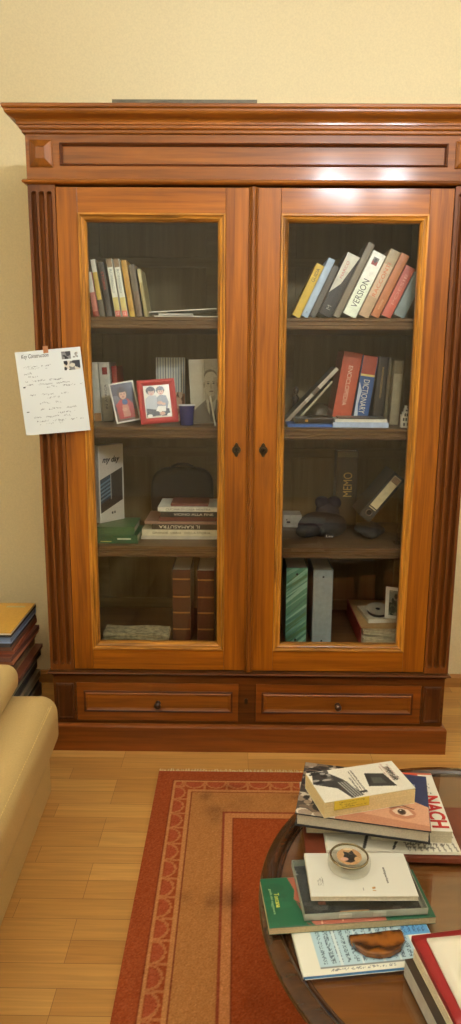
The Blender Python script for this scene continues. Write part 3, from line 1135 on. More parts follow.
# ------------------------------------------------------------------ upper shelf, left door: leaning books
Z1, Z2, Z3, Z4 = 1.5884, 1.2124, 0.7774, 0.3854
G = 'books leaning on the upper left shelf'
W_ = (222, 218, 200)
standing_book('red and white book leftmost of the leaning row on the upper left shelf', 0.019, 0.150, 0.13, [(0, .12, (150, 52, 34)), (.12, .55, (196, 120, 100)), (.55, 1, (214, 204, 184))], (176, 70, 52), (-0.554, 0.10, Z1), -8.5, group=G)
standing_book('narrow yellow spined book with a dark foot, upper left shelf', 0.018, 0.192, 0.14, [(0, .30, (84, 78, 66)), (.30, .78, (206, 172, 76)), (.78, 1, (226, 218, 196))], (96, 84, 64), (-0.5325, 0.10, Z1), -8.5, group=G)
standing_book('black spined book with small red lettering beside the yellow spined one', 0.020, 0.183, 0.15, [(0, .3, (62, 58, 54)), (.3, 1, (54, 48, 44))], (48, 44, 42), (-0.508, 0.10, Z1), -8.5, group=G,
              title=[('STORIA', 0.66, 0.34, 0.008, (176, 70, 56), READ_DOWN)])
for i, x in enumerate((-0.478, -0.4535)):
    standing_book(('white book with red foot beside the black book, upper left shelf', 'white book with red foot beside the plain yellow book, upper left shelf')[i],
                  0.0205, 0.194, 0.14, [(0, .11, (206, 108, 92)), (.11, .34, (196, 182, 110)), (.34, .86, (220, 222, 208)), (.86, 1, (128, 104, 74))], (200, 196, 180), (x, 0.10, Z1), -8.5, group=G,
                  title=[('ROMANZO', 0.62, 0.40, 0.009, (96, 110, 104), READ_DOWN), ('12', 0.06, 0.4, 0.010, (236, 220, 210), UPRIGHT)])
standing_book('plain yellow book between the white books and the grey brown one', 0.019, 0.190, 0.14, [(0, .1, (196, 160, 66)), (.1, 1, (176, 134, 54))], (170, 130, 56), (-0.4275, 0.10, Z1), -8.5, group=G)
standing_book('grey brown book second from the right end of the upper left row', 0.022, 0.176, 0.14, [(0, .5, (112, 92, 74)), (.5, 1, (98, 88, 72))], (90, 78, 62), (-0.404, 0.10, Z1), -8.5, group=G)
standing_book('thin cream book at the right end of the upper left row', 0.0125, 0.162, 0.13, [(0, .72, (160, 146, 96)), (.72, 1, (196, 186, 140))], (150, 138, 96), (-0.376, 0.10, Z1), -8.5, group=G)
flat_book('white booklet lying flat beside the leaning books, upper left shelf', 0.235, 0.16, 0.008, W_, (-0.345, 0.12, Z1), 2, 'near', hard=False, name='booklet', cat='booklet')
flat_book('pale grey booklet under the tilted sheet, upper left shelf', 0.12, 0.15, 0.007, (190, 184, 168), (-0.330, 0.115, Z1 + 0.0085), 1, 'near', hard=False, name='booklet', cat='booklet')
A = Art(20, 14, (226, 222, 208))
r_ = sheet('thin white leaflet slanting up to the right over the flat booklets, upper left shelf', 0.236, 0.14, 0.003, A, (-0.362, 0.11, Z1 + 0.0165), 0, 'leaflet', 'leaflet')
r_.rotation_euler = (0, R(-3.4), 0)

# ------------------------------------------------------------------ middle shelf, left door
G = 'white spined books at the left of the photo frames'
standing_book('plain white book leftmost on the second left shelf', 0.030, 0.222, 0.16, [(0, .14, (196, 140, 84)), (.14, 1, (214, 208, 188))], (206, 200, 180), (-0.600, 0.28, Z2), -3.0, group=G)
r_ = standing_book('white book with a dark red square near its top, second left shelf', 0.040, 0.222, 0.16, (216, 210, 190), (206, 200, 182), (-0.5665, 0.28, Z2), -3.0, group=G,
                   title=[('IN AFRICA', 0.42, 0.42, 0.009, (120, 110, 96), READ_UP)])
bm = bmesh.new(); box(bm, 0.012, 0.031, -0.0020, -0.0010, 0.176, 0.203)
obj('red_square', bm, plain((150, 34, 30), 0.5), r_)
standing_book('red book behind the small photograph of a child in red', 0.020, 0.208, 0.15, (150, 42, 34), (140, 40, 32), (-0.5225, 0.30, Z2), -3.0)


def photo_stand(name, label, W, H, art, loc, yaw, back, roll_, border, frame_col, thick=0.012, cat='photo', matting=None):
    rm = rot('Z', yaw) @ rot('X', -back) @ rot('Y', roll_)
    low = min((rm @ Vector(p)).z for p in ((0, 0, 0), (W, 0, 0), (0, thick, 0), (W, thick, 0)))
    r = thing(name, label, cat, rm, (loc[0], loc[1], loc[2] - low))
    bm = bmesh.new()
    if thick > 0.006:
        loop4(bm, [(0, thick * 0.6), (0, 0.002), (0.002, 0), (border * 0.5, -0.002), (border - 0.002, 0.001), (border, 0.004), (border, thick * 0.6)], 0, W, 0, H)
        box(bm, 0.002, W - 0.002, 0.005, thick * 0.6, 0.002, H - 0.002)
        yy = 0.0042
    else:
        box(bm, 0, W, 0, thick, 0, H)
        yy = -0.0004
    obj('frame' if thick > 0.006 else 'print_paper', bm, plain(frame_col, 0.4, var=0.05), r)
    print_grid('picture', art, W - 2 * border, H - 2 * border, r, painted(0.25), 'xz', (border, yy, border))
    bm = bmesh.new()
    prism(bm, [(W * 0.42, H * 0.02), (W * 0.58, H * 0.02), (W * 0.55, H * 0.7), (W * 0.45, H * 0.7)], thick * 0.6, thick * 0.6 + 0.003, 'y')
    st = obj('easel_strut', bm, plain((50, 44, 38), 0.7), r)
    return r


# child in red
A = Art(60, 92, (74, 62, 72))
A.rect(0, 1, 0, 0.28, (110, 78, 60)).rect(0.55, 1, 0.5, 1, (58, 52, 66)).rect(0, .3, .45, .7, (116, 106, 112))
A.poly([(0.12, 0.06), (0.08, 0.45), (0.30, 0.58), (0.66, 0.58), (0.86, 0.42), (0.84, 0.06)], (176, 50, 40))
A.poly([(0.33, 0.10), (0.35, 0.42), (0.62, 0.42), (0.66, 0.10)], (196, 128, 104))
A.disc(0.46, 0.74, 0.24, 0.17, (62, 40, 30)).disc(0.47, 0.70, 0.165, 0.13, (208, 158, 128)).disc(0.46, 0.82, 0.19, 0.06, (62, 40, 30))
A.disc(0.41, 0.715, 0.025, 0.012, (50, 34, 28)).disc(0.54, 0.715, 0.025, 0.012, (50, 34, 28)).disc(0.47, 0.64, 0.055, 0.014, (160, 70, 66)).disc(0.475, 0.68, 0.018, 0.018, (190, 138, 112))
A.disc(0.50, 0.50, 0.13, 0.075, (58, 78, 120)).disc(0.44, 0.30, 0.12, 0.05, (206, 150, 122)).speckle(6)
photo_stand('photograph', 'small white bordered photo of a child in red, left of the red frame', 0.091, 0.148, A, (-0.492, 0.155, Z2), 14, 11, -10, 0.0055, (228, 222, 206), 0.004)
# two children
A = Art(84, 98, (222, 216, 200))
A.rect(0, 1, 0, 0.10, (204, 196, 180))
A.poly([(0.02, 0.18), (0.05, 0.60), (0.20, 0.70), (0.46, 0.68), (0.52, 0.40), (0.50, 0.14)], (176, 178, 182))
A.poly([(0.46, 0.32), (0.48, 0.62), (0.62, 0.70), (0.84, 0.66), (0.92, 0.46), (0.84, 0.26)], (126, 130, 138))
A.poly([(0.04, 0.04), (0.06, 0.30), (0.48, 0.24), (0.60, 0.06)], (38, 34, 36)).poly([(0.62, 0.04), (0.64, 0.30), (0.92, 0.26), (0.94, 0.06)], (42, 38, 40))
A.poly([(0.40, 0.20), (0.50, 0.36), (0.80, 0.34), (0.78, 0.18)], (228, 224, 214)).disc(0.64, 0.12, 0.11, 0.05, (200, 150, 124)).disc(0.90, 0.07, 0.09, 0.05, (226, 222, 212)).disc(0.16, 0.07, 0.10, 0.05, (224, 220, 210))
A.disc(0.27, 0.84, 0.18, 0.13, (48, 32, 26)).disc(0.29, 0.79, 0.115, 0.10, (206, 160, 134)).disc(0.29, 0.87, 0.13, 0.05, (48, 32, 26))
A.disc(0.64, 0.84, 0.16, 0.12, (36, 28, 26)).disc(0.645, 0.79, 0.115, 0.10, (210, 168, 142)).disc(0.645, 0.88, 0.14, 0.05, (36, 28, 26))
for cu in (0.25, 0.33, 0.605, 0.685):
    A.disc(cu, 0.80, 0.017, 0.011, (44, 32, 28))
for cu in (0.29, 0.645):
    A.disc(cu, 0.735, 0.04, 0.010, (168, 84, 76))
A.disc(0.58, 0.45, 0.11, 0.05, (206, 160, 134)).disc(0.72, 0.41, 0.08, 0.04, (208, 164, 138)).speckle(4)
photo_stand('photo_frame', 'red photo frame showing two children sitting together', 0.137, 0.160, A, (-0.396, 0.105, Z2), 12, 13, -4.2, 0.021, (176, 44, 44), 0.014, cat='photo frame')
# striped book
A = Art(72, 140, (206, 206, 194))
for k in range(11):
    A.rect(0.05 + k * 0.09, 0.05 + k * 0.09 + 0.028, 0.10, 1, (106, 126, 142) if k % 3 else (70, 78, 84))
A.blotch(0.5, 1, 0, 0.46, 30, 0.06, 0.14, [(176, 132, 104), (124, 84, 62), (204, 176, 150), (90, 66, 50)]).disc(0.78, 0.28, 0.13, 0.09, (208, 168, 142)).speckle(5)
r_ = standing_book('pale book with vertical blue stripes standing behind the red frame', 0.112, 0.243, 0.02, (150, 150, 140), (130, 130, 122), (-0.366, 0.33, Z2), 0)
print_grid('cover_print', A, 0.110, 0.240, r_, painted(0.4), 'xz', (0.001, -0.0024, 0.0015))
# grey portrait
A = Art(90, 130, (158, 150, 130))
A.rect(0, 0.44, 0.2, 1, (172, 164, 142)).rect(0.44, 0.47, 0.3, 1, (140, 132, 114))
A.poly([(0.0, 0.0), (0.02, 0.16), (0.20, 0.26), (0.44, 0.36), (0.78, 0.36), (1, 0.30), (1, 0)], (92, 84, 70))
A.poly([(0.46, 0.37), (0.50, 0.20), (0.60, 0.06), (0.72, 0.22), (0.76, 0.37)], (184, 176, 156)).poly([(0.545, 0.34), (0.56, 0.04), (0.62, 0.02), (0.635, 0.34)], (62, 56, 48))
A.disc(0.62, 0.42, 0.12, 0.10, (140, 130, 110)).disc(0.62, 0.62, 0.205, 0.205, (170, 158, 134)).disc(0.62, 0.755, 0.19, 0.085, (112, 102, 84)).disc(0.63, 0.715, 0.175, 0.09, (176, 164, 140))
A.disc(0.425, 0.60, 0.025, 0.045, (140, 128, 106)).disc(0.81, 0.60, 0.02, 0.045, (120, 108, 90))
A.rect(0.50, 0.59, 0.645, 0.655, (70, 62, 50)).rect(0.66, 0.75, 0.645, 0.655, (70, 62, 50)).disc(0.545, 0.622, 0.035, 0.012, (66, 58, 48)).disc(0.705, 0.622, 0.035, 0.012, (66, 58, 48))
A.poly([(0.61, 0.63), (0.585, 0.54), (0.66, 0.54), (0.64, 0.63)], (150, 138, 114)).disc(0.625, 0.495, 0.07, 0.012, (96, 78, 66)).rect(0.70, 0.82, 0.45, 0.72, (120, 108, 90), 0.35)
A.line(0.36, 0.30, 0.54, 0.12, 0.012, (64, 58, 48)).speckle(6)
photo_stand('portrait_photograph', 'grey portrait photograph of a balding person in suit and tie', 0.126, 0.236, A, (-0.220, 0.185, Z2), 3, 9, -2.5, 0.001, (176, 168, 148), 0.003)
# cup
bm = bmesh.new()
lathe(bm, [(0.001, 0.0), (0.0235, 0.0), (0.0245, 0.002), (0.0295, 0.070), (0.0300, 0.073), (0.0285, 0.073), (0.0275, 0.069), (0.0230, 0.006), (0.001, 0.006)], seg=40, mi=0)
cup = thing('cup', 'small dark blue cup with a pale rim between red frame and portrait', 'cup', loc=(-0.234, 0.135, Z2))
obj('cup_body', bm, plain((38, 42, 96), 0.25, coat=0.4), cup, smooth=True)
bm = bmesh.new()
lathe(bm, [(0.0302, 0.0705), (0.0304, 0.0738), (0.0280, 0.0738), (0.0280, 0.0705), (0.0302, 0.0705)], seg=40, cap=False)
obj('rim', bm, plain((200, 200, 200), 0.3), cup, smooth=True)
rm = rot('Z', 72) @ rot('Y', 0)
r_ = thing('card', 'thin white card standing edge on at the right of the grey portrait', 'card', rot('Y', -10.4), (-0.131, 0.10, Z2))
bm = bmesh.new(); box(bm, 0, 0.0035, 0, 0.06, 0, 0.107)
obj('card_sheet', bm, plain((226, 220, 200), 0.6), r_)

# ------------------------------------------------------------------ third shelf, left door
A = Art(90, 300, (196, 192, 180))
A.poly([(0.03, 0.56), (0.97, 0.70), (0.97, 0.27), (0.03, 0.12)], (52, 48, 46)).poly([(0.03, 0.55), (0.46, 0.62), (0.46, 0.32), (0.03, 0.24)], (42, 66, 84))
for k in range(5):
    A.line(0.05, 0.29 + 0.05 * k, 0.44, 0.36 + 0.05 * k, 0.012, (120, 150, 170), 0.7)
A.poly([(0.46, 0.62), (0.49, 0.625), (0.49, 0.3), (0.46, 0.29)], (150, 150, 146)).rect(0.48, 0.54, 0.095, 0.125, (40, 38, 36)).rect(0.58, 0.63, 0.10, 0.13, (40, 38, 36))
A.rect(0, 0.04, 0, 1, (214, 212, 202)).rect(0.95, 1, 0, 1, (200, 198, 188)).speckle(4)
r_ = thing('device_box', 'tall white box with a dark screen picture standing on the green books', 'box', rot('Z', 50), (-0.563, 0.145, Z3 + 0.063))
bm = bmesh.new(); box(bm, 0, 0.120, 0, 0.03, 0, 0.292)
obj('carton', bm, plain((206, 202, 190), 0.5), r_, bevel=0.001)
print_grid('front_print', A, 0.119, 0.291, r_, painted(0.35), 'xz', (0.0005, -0.0004, 0.0005))
text(r_, 'my day', (0.060, -0.001, 0.235), UPRIGHT, 0.085, 0.030, plain((30, 28, 28), 0.6), shear=0.4, bold=0.025)

G = 'two green books lying at the left of the third shelf'
gb = flat_book('lower of two green books lying on the third left shelf', 0.150, 0.168, 0.032, (36, 84, 50), (-0.565, 0.09, Z3), 0, 'near', G, page=(170, 176, 150))
flat_book('upper of two green books lying on the third left shelf', 0.140, 0.166, 0.030, (52, 92, 56), (-0.566, 0.092, Z3 + 0.0325), 0, 'near', G, page=(186, 180, 156))

bm = bmesh.new(); box(bm, 0.075, 0.125, -0.0006, 0.0005, 0.015, 0.020)
obj('pale_spine_label', bm, plain((196, 204, 180), 0.6), gb)
bm = bmesh.new(); box(bm, 0.012, 0.052, -0.0006, 0.0005, 0.006, 0.009)
obj('gold_spine_line', bm, plain((176, 170, 90), 0.5), gb)
G = 'books stacked flat at the right of the third left shelf'
BASEY = 0.16
flat_book('grey white magazine at the bottom of the stack, third left shelf', 0.290, 0.22, 0.012, (196, 188, 168), (-0.412, BASEY, Z3), 1, 'near', G, hard=False)
r_ = flat_book('cream book with small dark lettering, second from the bottom of the third shelf stack', 0.290, 0.21, 0.024, (216, 206, 172), (-0.409, BASEY + 0.003, Z3 + 0.0125), 0.5, 'near', G)
text(r_, 'GRANDE  LIBRO   DELLA STORIA', (0.150, -0.0006, 0.012), UPRIGHT, 0.22, 0.008, plain((90, 76, 56), 0.6))
r_ = flat_book('dark book with white upside down lettering in the third shelf stack', 0.252, 0.20, 0.021, (58, 48, 34), (-0.372, BASEY + 0.006, Z3 + 0.037), 0, 'near', G)
text(r_, 'IL KAMASUTRA', (0.105, -0.0006, 0.0105), Matrix(((-1, 0, 0), (0, 0, -1), (0, -1, 0))), 0.155, 0.012, plain((224, 216, 190), 0.6))
flat_book('grey pink paperback in the middle of the third shelf stack', 0.270, 0.20, 0.010, (150, 118, 100), (-0.398, BASEY + 0.004, Z3 + 0.0585), 0, 'near', G, hard=False, page=(170, 150, 130))
flat_book('dark red brown book below the black book in the third shelf stack', 0.220, 0.19, 0.016, (92, 46, 38), (-0.344, BASEY + 0.008, Z3 + 0.069), 0, 'near', G)
r_ = flat_book('black green book with white lettering high in the third shelf stack', 0.216, 0.18, 0.021, (30, 38, 36), (-0.338, BASEY + 0.006, Z3 + 0.0855), 0, 'near', G)
text(r_, 'VICINO ALLA FINE', (0.125, -0.0006, 0.0105), UPRIGHT, 0.150, 0.009, plain((206, 206, 190), 0.6))
r_ = flat_book('white spined book near the top of the third shelf stack', 0.226, 0.18, 0.017, (218, 214, 196), (-0.348, BASEY + 0.005, Z3 + 0.107), 0, 'near', G)
text(r_, 'CUCINA DI CASA NOSTRA', (0.115, -0.0006, 0.0085), UPRIGHT, 0.17, 0.008, plain((60, 58, 50), 0.6))
flat_book('thin dark pink booklet on top of the third shelf stack', 0.142, 0.13, 0.010, (104, 60, 54), (-0.300, BASEY + 0.02, Z3 + 0.1245), 0, 'near', G, hard=False, page=(120, 80, 70))

bag = thing('bag', 'black soft bag with a top handle behind the stacked books', 'bag', loc=(-0.275, 0.44, Z3))
bm = bmesh.new()
pts = []
for k in range(40):
    a = 2 * math.pi * k / 40
    ca, sa = math.cos(a), math.sin(a)
    pts.append((0.128 * math.copysign(abs(ca) ** 0.5, ca), 0.118 + 0.118 * math.copysign(abs(sa) ** 0.55, sa)))
prism(bm, pts, -0.04, 0.04, 'y')
obj('bag_body', bm, plain((18, 17, 17), 0.85, var=0.05), bag, bevel=0.015, seg=4)
bm = bmesh.new()
tube(bm, [(-0.045, 0, 0.222), (-0.042, 0, 0.240), (-0.02, 0, 0.249), (0.02, 0, 0.249), (0.042, 0, 0.240), (0.045, 0, 0.222)], 0.006, 8)
obj('handle', bm, plain((22, 20, 20), 0.6), bag, smooth=True)

# ------------------------------------------------------------------ bottom, left door
rr = random.Random(3)
pile = thing('paper_pile', 'low pile of creased papers at the left of the bottom compartment', 'papers', loc=(-0.554, 0.075, Z4))
bm = bmesh.new()
zz = 0.0
for k in range(9):
    x0, y0 = rr.uniform(-0.004, 0.006), rr.uniform(-0.004, 0.006)
    prof = []
    n = 14
    for i in range(n + 1):
        u = i / n
        prof.append((x0 + u * 0.246, zz + 0.0022 * math.sin(u * 9 + k) + 0.003))
    top = [(a, b_ + 0.0034) for a, b_ in prof]
    prism(bm, prof + top[::-1], y0, y0 + 0.085, 'y')
    zz += 0.0047
obj('sheets', bm, plain((158, 146, 112), 0.85, var=0.4, scale=60), pile, weld=False)

G = 'two tall brown volumes with gold bands'
for i, x in enumerate((-0.291, -0.197)):
    T_, H_ = (0.070, 0.288) if i == 0 else (0.066, 0.285)
    r_ = standing_book(('tall brown volume with gold bands beside the paper pile', 'tall brown volume with gold bands close to the middle of the bookcase')[i], T_, H_, 0.2, (72, 38, 22), (58, 32, 20), (x, 0.11, Z4), 0, group=G, rough=0.35)
    for f in (0.17, 0.40, 0.62, 0.86):
        bm = bmesh.new()
        prism(bm, [(0.002, 0.0), (T_ * 0.18, -0.0022), (T_ * 0.5, -0.0029), (T_ * 0.82, -0.0022), (T_ - 0.002, 0.0), (T_ * 0.5, 0.0)], H_ * f, H_ * f + 0.006, 'z')
        obj('gold_band', bm, plain((150, 112, 60), 0.35, metal=0.3), r_)

# ------------------------------------------------------------------ upper shelf, right door
G = 'books leaning on the upper right shelf'
def lean_row(x, T): return x - T / math.cos(R(LN)) * 0
LN = 25.0
rows = [  # xr of foot (contact corner), T, H, spine, cover, label, title
    (0.163, 0.028, 0.190, (208, 174, 56), (196, 160, 52), 'yellow book at the left end of the upper right row', [('GUIDA', 0.80, 0.25, 0.012, (60, 54, 34), READ_UP)]),
    (0.191, 0.0245, 0.212, (166, 186, 206), (150, 170, 190), 'pale blue book second from the left, upper right row', [('o', 0.08, 0.03, 0.006, (70, 80, 96), READ_UP)]),
    (0.217, 0.0225, 0.186, (88, 84, 76), (80, 76, 70), 'dark grey book between the pale blue and the half white one', None),
    (0.272, 0.0475, 0.222, None, (54, 50, 44), 'black book with a slanting white upper half, upper right row', [('DESIGN', 0.72, 0.3, 0.011, (170, 92, 84), READ_UP)]),
    (0.301, 0.0245, 0.268, (124, 112, 92), (110, 100, 82), 'tall grey brown book rising above the others, upper right row', None),
    (0.357, 0.0480, 0.228, [(0, .55, (234, 242, 220)), (.55, 1, (242, 242, 230))], (206, 208, 190), 'thick white book lettered VERSION with a small picture, upper right row', [('VERSION', 0.36, 0.44, 0.022, (58, 66, 64), READ_UP)]),
    (0.401, 0.0370, 0.240, [(0, .30, (186, 156, 122)), (.30, .78, (204, 178, 146)), (.78, 1, (170, 150, 116))], (176, 150, 116), 'beige book with orange lettering right of the thick white one', [('RACCONTI', 0.56, 0.5, 0.013, (200, 96, 50), READ_UP)]),
    (0.437, 0.0300, 0.228, (178, 106, 58), (164, 98, 54), 'plain orange brown book, upper right row', [('AMORE', 0.2, 0.16, 0.007, (214, 170, 120), READ_UP)]),
    (0.478, 0.0340, 0.182, [(0, .6, (192, 92, 70)), (.6, 1, (184, 92, 74))], (170, 70, 56), 'short red pink book, upper right row', [('POESIE', 0.55, 0.6, 0.010, (214, 150, 130), READ_UP)]),
]
for xr, T, H, sp, cv, lb, tt in rows:
    x0 = xr - T * math.cos(R(LN))
    if sp is None:
        sp = [(0, 1, (50, 46, 42))]
    r_ = standing_book(lb, T, H, 0.16, sp, cv, (x0, 0.10, Z1), LN, group=G, title=tt)
    if 'slanting' in lb:
        bm = bmesh.new()
        prism(bm, [(0.001, 0.075), (0.001, H - 0.001), (T - 0.001, H - 0.001), (T * 0.62, H * 0.62), (T * 0.55, 0.118)], -0.0022, -0.0008, 'y')
        obj('white_spine_panel', bm, plain((206, 204, 188), 0.5), r_)
        text(r_, 'MARCO', (T * 0.35, -0.0026, H * 0.74), READ_UP, 0.06, 0.010, plain((190, 110, 100), 0.5), 'title_lettering')
        text(r_, 'M', (T * 0.5, -0.0022, 0.030), READ_UP, 0.014, 0.014, plain((170, 166, 150), 0.5), 'title_lettering')
    if 'VERSION' in lb:
        A = Art(20, 26, (120, 120, 116))
        A.rect(0, 1, 0, 0.5, (150, 70, 60)).disc(0.5, 0.6, 0.25, 0.3, (60, 56, 60)).speckle(12)
        print_grid('small_picture', A, 0.020, 0.026, r_, painted(0.4), 'xz', (0.012, -0.0024, H - 0.044))
r_ = standing_book('grey blue book leaning at the right end of the upper right row', 0.040, 0.155, 0.16, (118, 130, 126), (112, 124, 120), (0.489, 0.10, Z1), 25, group=G)

# ------------------------------------------------------------------ middle shelf, right door
flat_book('thin blue book lying under the small black box, second right shelf', 0.160, 0.13, 0.011, (52, 92, 160), (0.130, 0.085, Z2), 0, 'near', page=(160, 180, 206))
r_ = thing('black_case', 'flat black case with a small gold emblem under the glass dome', 'case', loc=(0.158, 0.10, Z2 + 0.0115))
bm = bmesh.new(); box(bm, 0, 0.138, 0, 0.10, 0, 0.020)
obj('case_body', bm, plain((24, 22, 22), 0.3), r_, bevel=0.002)
bm = bmesh.new(); prism(bm, [(0.036, 0.006), (0.044, 0.006), (0.046, 0.010), (0.044, 0.015), (0.036, 0.015), (0.034, 0.010)], -0.0012, 0.001, 'y')
obj('gold_emblem', bm, plain((190, 150, 80), 0.3, metal=0.8), r_)
dome = thing('snow_globe', 'clear glass dome with glittering inside standing on the black case', 'glass dome', loc=(0.251, 0.150, Z2 + 0.0318))
bm = bmesh.new()
lathe(bm, [(0.0001, 0.0), (0.046, 0.0), (0.046, 0.004), (0.0001, 0.004)], seg=32)
obj('dome_base', bm, plain((90, 84, 74), 0.3, metal=0.4), dome)
bm = bmesh.new()
lathe(bm, [(0.0455, 0.004)] + [(0.046 * math.cos(a), 0.004 + 0.046 * math.sin(a)) for a in np.linspace(0.05, math.pi / 2 - 0.02, 12)], seg=32)
obj('glass', bm, clear('dome_glass', (0.86, 0.88, 0.86), 1.7, 0.02), dome, smooth=True)
bm = bmesh.new()
for k in range(26):
    a, q, hh = rr.uniform(0, 6.28), rr.uniform(0.0, 0.030), rr.uniform(0.006, 0.030)
    lathe(bm, [(0.0001, -0.0025), (0.0028, 0), (0.0001, 0.0025)], (q * math.cos(a), q * math.sin(a), hh), seg=5)
gl = obj('glitter', bm, plain((214, 206, 190), 0.2, metal=0.7), dome)
gl['kind'] = 'stuff'
G = 'flat books under the row of dictionaries'
flat_book('white and blue brochure lying below the dictionaries, second right shelf', 0.198, 0.14, 0.018, (176, 192, 216), (0.291, 0.085, Z2), 0, 'near', G, hard=False, page=(210, 210, 200))
flat_book('pale brochure lying on the white and blue one, second right shelf', 0.185, 0.12, 0.010, (214, 210, 196), (0.300, 0.095, Z2 + 0.0185), -1, 'near', G, hard=False)
flat_book('dark booklet topmost of the flat pile below the dictionaries', 0.165, 0.09, 0.006, (64, 58, 50), (0.312, 0.10, Z2 + 0.029), -1, 'near', G, hard=False, page=(120, 110, 96))
standing_book('thick orange red dictionary leaning on the blue one', 0.070, 0.262, 0.17, [(0, .93, (186, 84, 58)), (.93, 1, (160, 70, 48))], (168, 74, 52), (0.304, 0.235, Z2), 8.5,
              title=[('ENCICLOPEDIA', 0.53, 0.56, 0.016, (226, 200, 176), READ_DOWN)])
r_ = standing_book('blue dictionary with an orange top and white lettering', 0.056, 0.250, 0.17, [(0, .70, (52, 86, 140)), (.70, .73, (220, 200, 120)), (.73, 1, (166, 72, 52))], (48, 80, 130), (0.382, 0.235, Z2), 7.5,
                   title=[('DICTIONARY', 0.40, 0.50, 0.022, (224, 222, 206), READ_DOWN)])
bm = bmesh.new(); prism(bm, [(0.002, 0.010), (0.018, 0.010), (0.010, 0.07), (0.016, 0.12), (0.004, 0.15), (0.002, 0.15)], -0.0022, -0.0010, 'y')
obj('pale_spine_panel', bm, plain((196, 206, 214), 0.5), r_)
standing_book('black book with thin gold lettering right of the blue dictionary', 0.038, 0.248, 0.16, (48, 42, 36), (42, 38, 32), (0.456, 0.235, Z2), 4.0, title=[('NOVECENTO', 0.62, 0.45, 0.007, (184, 150, 84), READ_DOWN)])
standing_book('thin dark olive book beside the grey cream one', 0.014, 0.246, 0.16, (96, 86, 62), (88, 80, 60), (0.4985, 0.235, Z2), 3.0)
standing_book('grey cream book at the right end of the dictionary row', 0.034, 0.234, 0.16, [(0, .80, (160, 150, 124)), (.80, 1, (120, 108, 82))], (140, 130, 108), (0.518, 0.215, Z2), 2.0)
G = 'thin books leaning steeply against the orange red dictionary'
standing_book('thin book with a pale patterned spine leaning steeply, topmost of two', 0.016, 0.274, 0.13, [(0, .38, (176, 160, 134)), (.38, .52, (190, 180, 160)), (.52, .64, (110, 98, 82)), (.64, 1, (206, 196, 172))], (70, 64, 54), (0.128, 0.24, Z2), 43, group=G)
standing_book('thin dark book with a light spine leaning steeply under the patterned one', 0.010, 0.205, 0.13, (168, 158, 128), (60, 56, 48), (0.165, 0.24, Z2), 41, group=G)
# little figure standing at the back
fig = thing('figurine', 'tiny dark figurine standing at the back left of the second right shelf', 'figurine', loc=(0.184, 0.44, Z2))
bm = bmesh.new()
lathe(bm, [(0.0001, 0), (0.016, 0), (0.016, 0.006), (0.010, 0.010), (0.013, 0.04), (0.011, 0.075), (0.014, 0.088), (0.006, 0.098), (0.005, 0.102), (0.010, 0.110), (0.011, 0.120), (0.007, 0.130), (0.0001, 0.133)], seg=20)
obj('figure_body', bm, plain((44, 30, 22), 0.5), fig, smooth=True)
# little canal house
hs = thing('model_house', 'tiny white tall gabled model house at the right end of the second right shelf', 'model house', loc=(0.551, 0.095, Z2))
bm = bmesh.new()
prism(bm, [(-0.0165, 0), (0.0165, 0), (0.0165, 0.046), (0.011, 0.046), (0.011, 0.056), (0.0055, 0.056), (0.0055, 0.068), (0.003, 0.068), (0.003, 0.078), (-0.003, 0.078), (-0.003, 0.068), (-0.0055, 0.068), (-0.0055, 0.056), (-0.011, 0.056), (-0.011, 0.046), (-0.0165, 0.046)], 0, 0.022, 'y')
obj('house_body', bm, plain((200, 196, 180), 0.35), hs, bevel=0.0006)
for zq, xs in ((0.006, (-0.009, 0.004)), (0.024, (-0.011, -0.002, 0.007)), (0.040, (-0.006, 0.002)), (0.058, (-0.002,))):
    for xq in xs:
        bm = bmesh.new(); box(bm, xq, xq + (0.006 if zq > 0.01 else 0.007), -0.0006, 0.0005, zq, zq + (0.011 if zq < 0.05 else 0.006))
        obj('window', bm, plain((84, 82, 78), 0.4), hs)

# ------------------------------------------------------------------ third shelf, right door
r_ = thing('small_carton', 'small flat white carton at the back left of the third right shelf', 'box', loc=(0.140, 0.38, Z3))
bm = bmesh.new(); box(bm, 0, 0.076, 0, 0.09, 0, 0.052)
obj('carton', bm, plain((176, 170, 154), 0.6), r_, bevel=0.002)
bm = bmesh.new(); box(bm, 0.015, 0.03, -0.0006, 0.0002, 0.018, 0.026); box(bm, 0.012, 0.018, -0.0006, 0.0002, 0.030, 0.034)
obj('small_print', bm, plain((70, 64, 56), 0.6), r_, weld=False)
r_ = standing_book('big dark olive binder lettered MEMO at the back of the third right shelf', 0.086, 0.312, 0.08, [(0, .92, (64, 56, 38)), (.92, 1, (110, 100, 76))], (58, 52, 36), (0.356, 0.41, Z3), 0, name='binder', cat='binder')
text(r_, 'MEMO', (0.046, -0.002, 0.175), READ_UP, 0.100, 0.036, plain((206, 170, 90), 0.4), 'title_lettering', shear=0.0)
# black satchel of soft cloth
def blob(name, c, rad, col, parent, seed, amp=0.18, rough=0.8):
    bm = bmesh.new()
    bmesh.ops.create_icosphere(bm, subdivisions=4, radius=1)
    g = random.Random(seed)
    k = [(Vector((g.gauss(0, 1), g.gauss(0, 1), g.gauss(0, 1))).normalized() * g.uniform(2, 6), g.uniform(0, 6.28)) for _ in range(7)]
    for v in bm.verts:
        d = 1 + amp * sum(math.sin(v.co.dot(a) + p) for a, p in k) / 4
        q = v.co * d
        v.co = Vector((c[0] + q.x * rad[0], c[1] + q.y * rad[1], max(c[2] + q.z * rad[2], 0.0005)))
    return obj(name, bm, plain(col, rough, var=0.25, scale=40), parent, smooth=True)


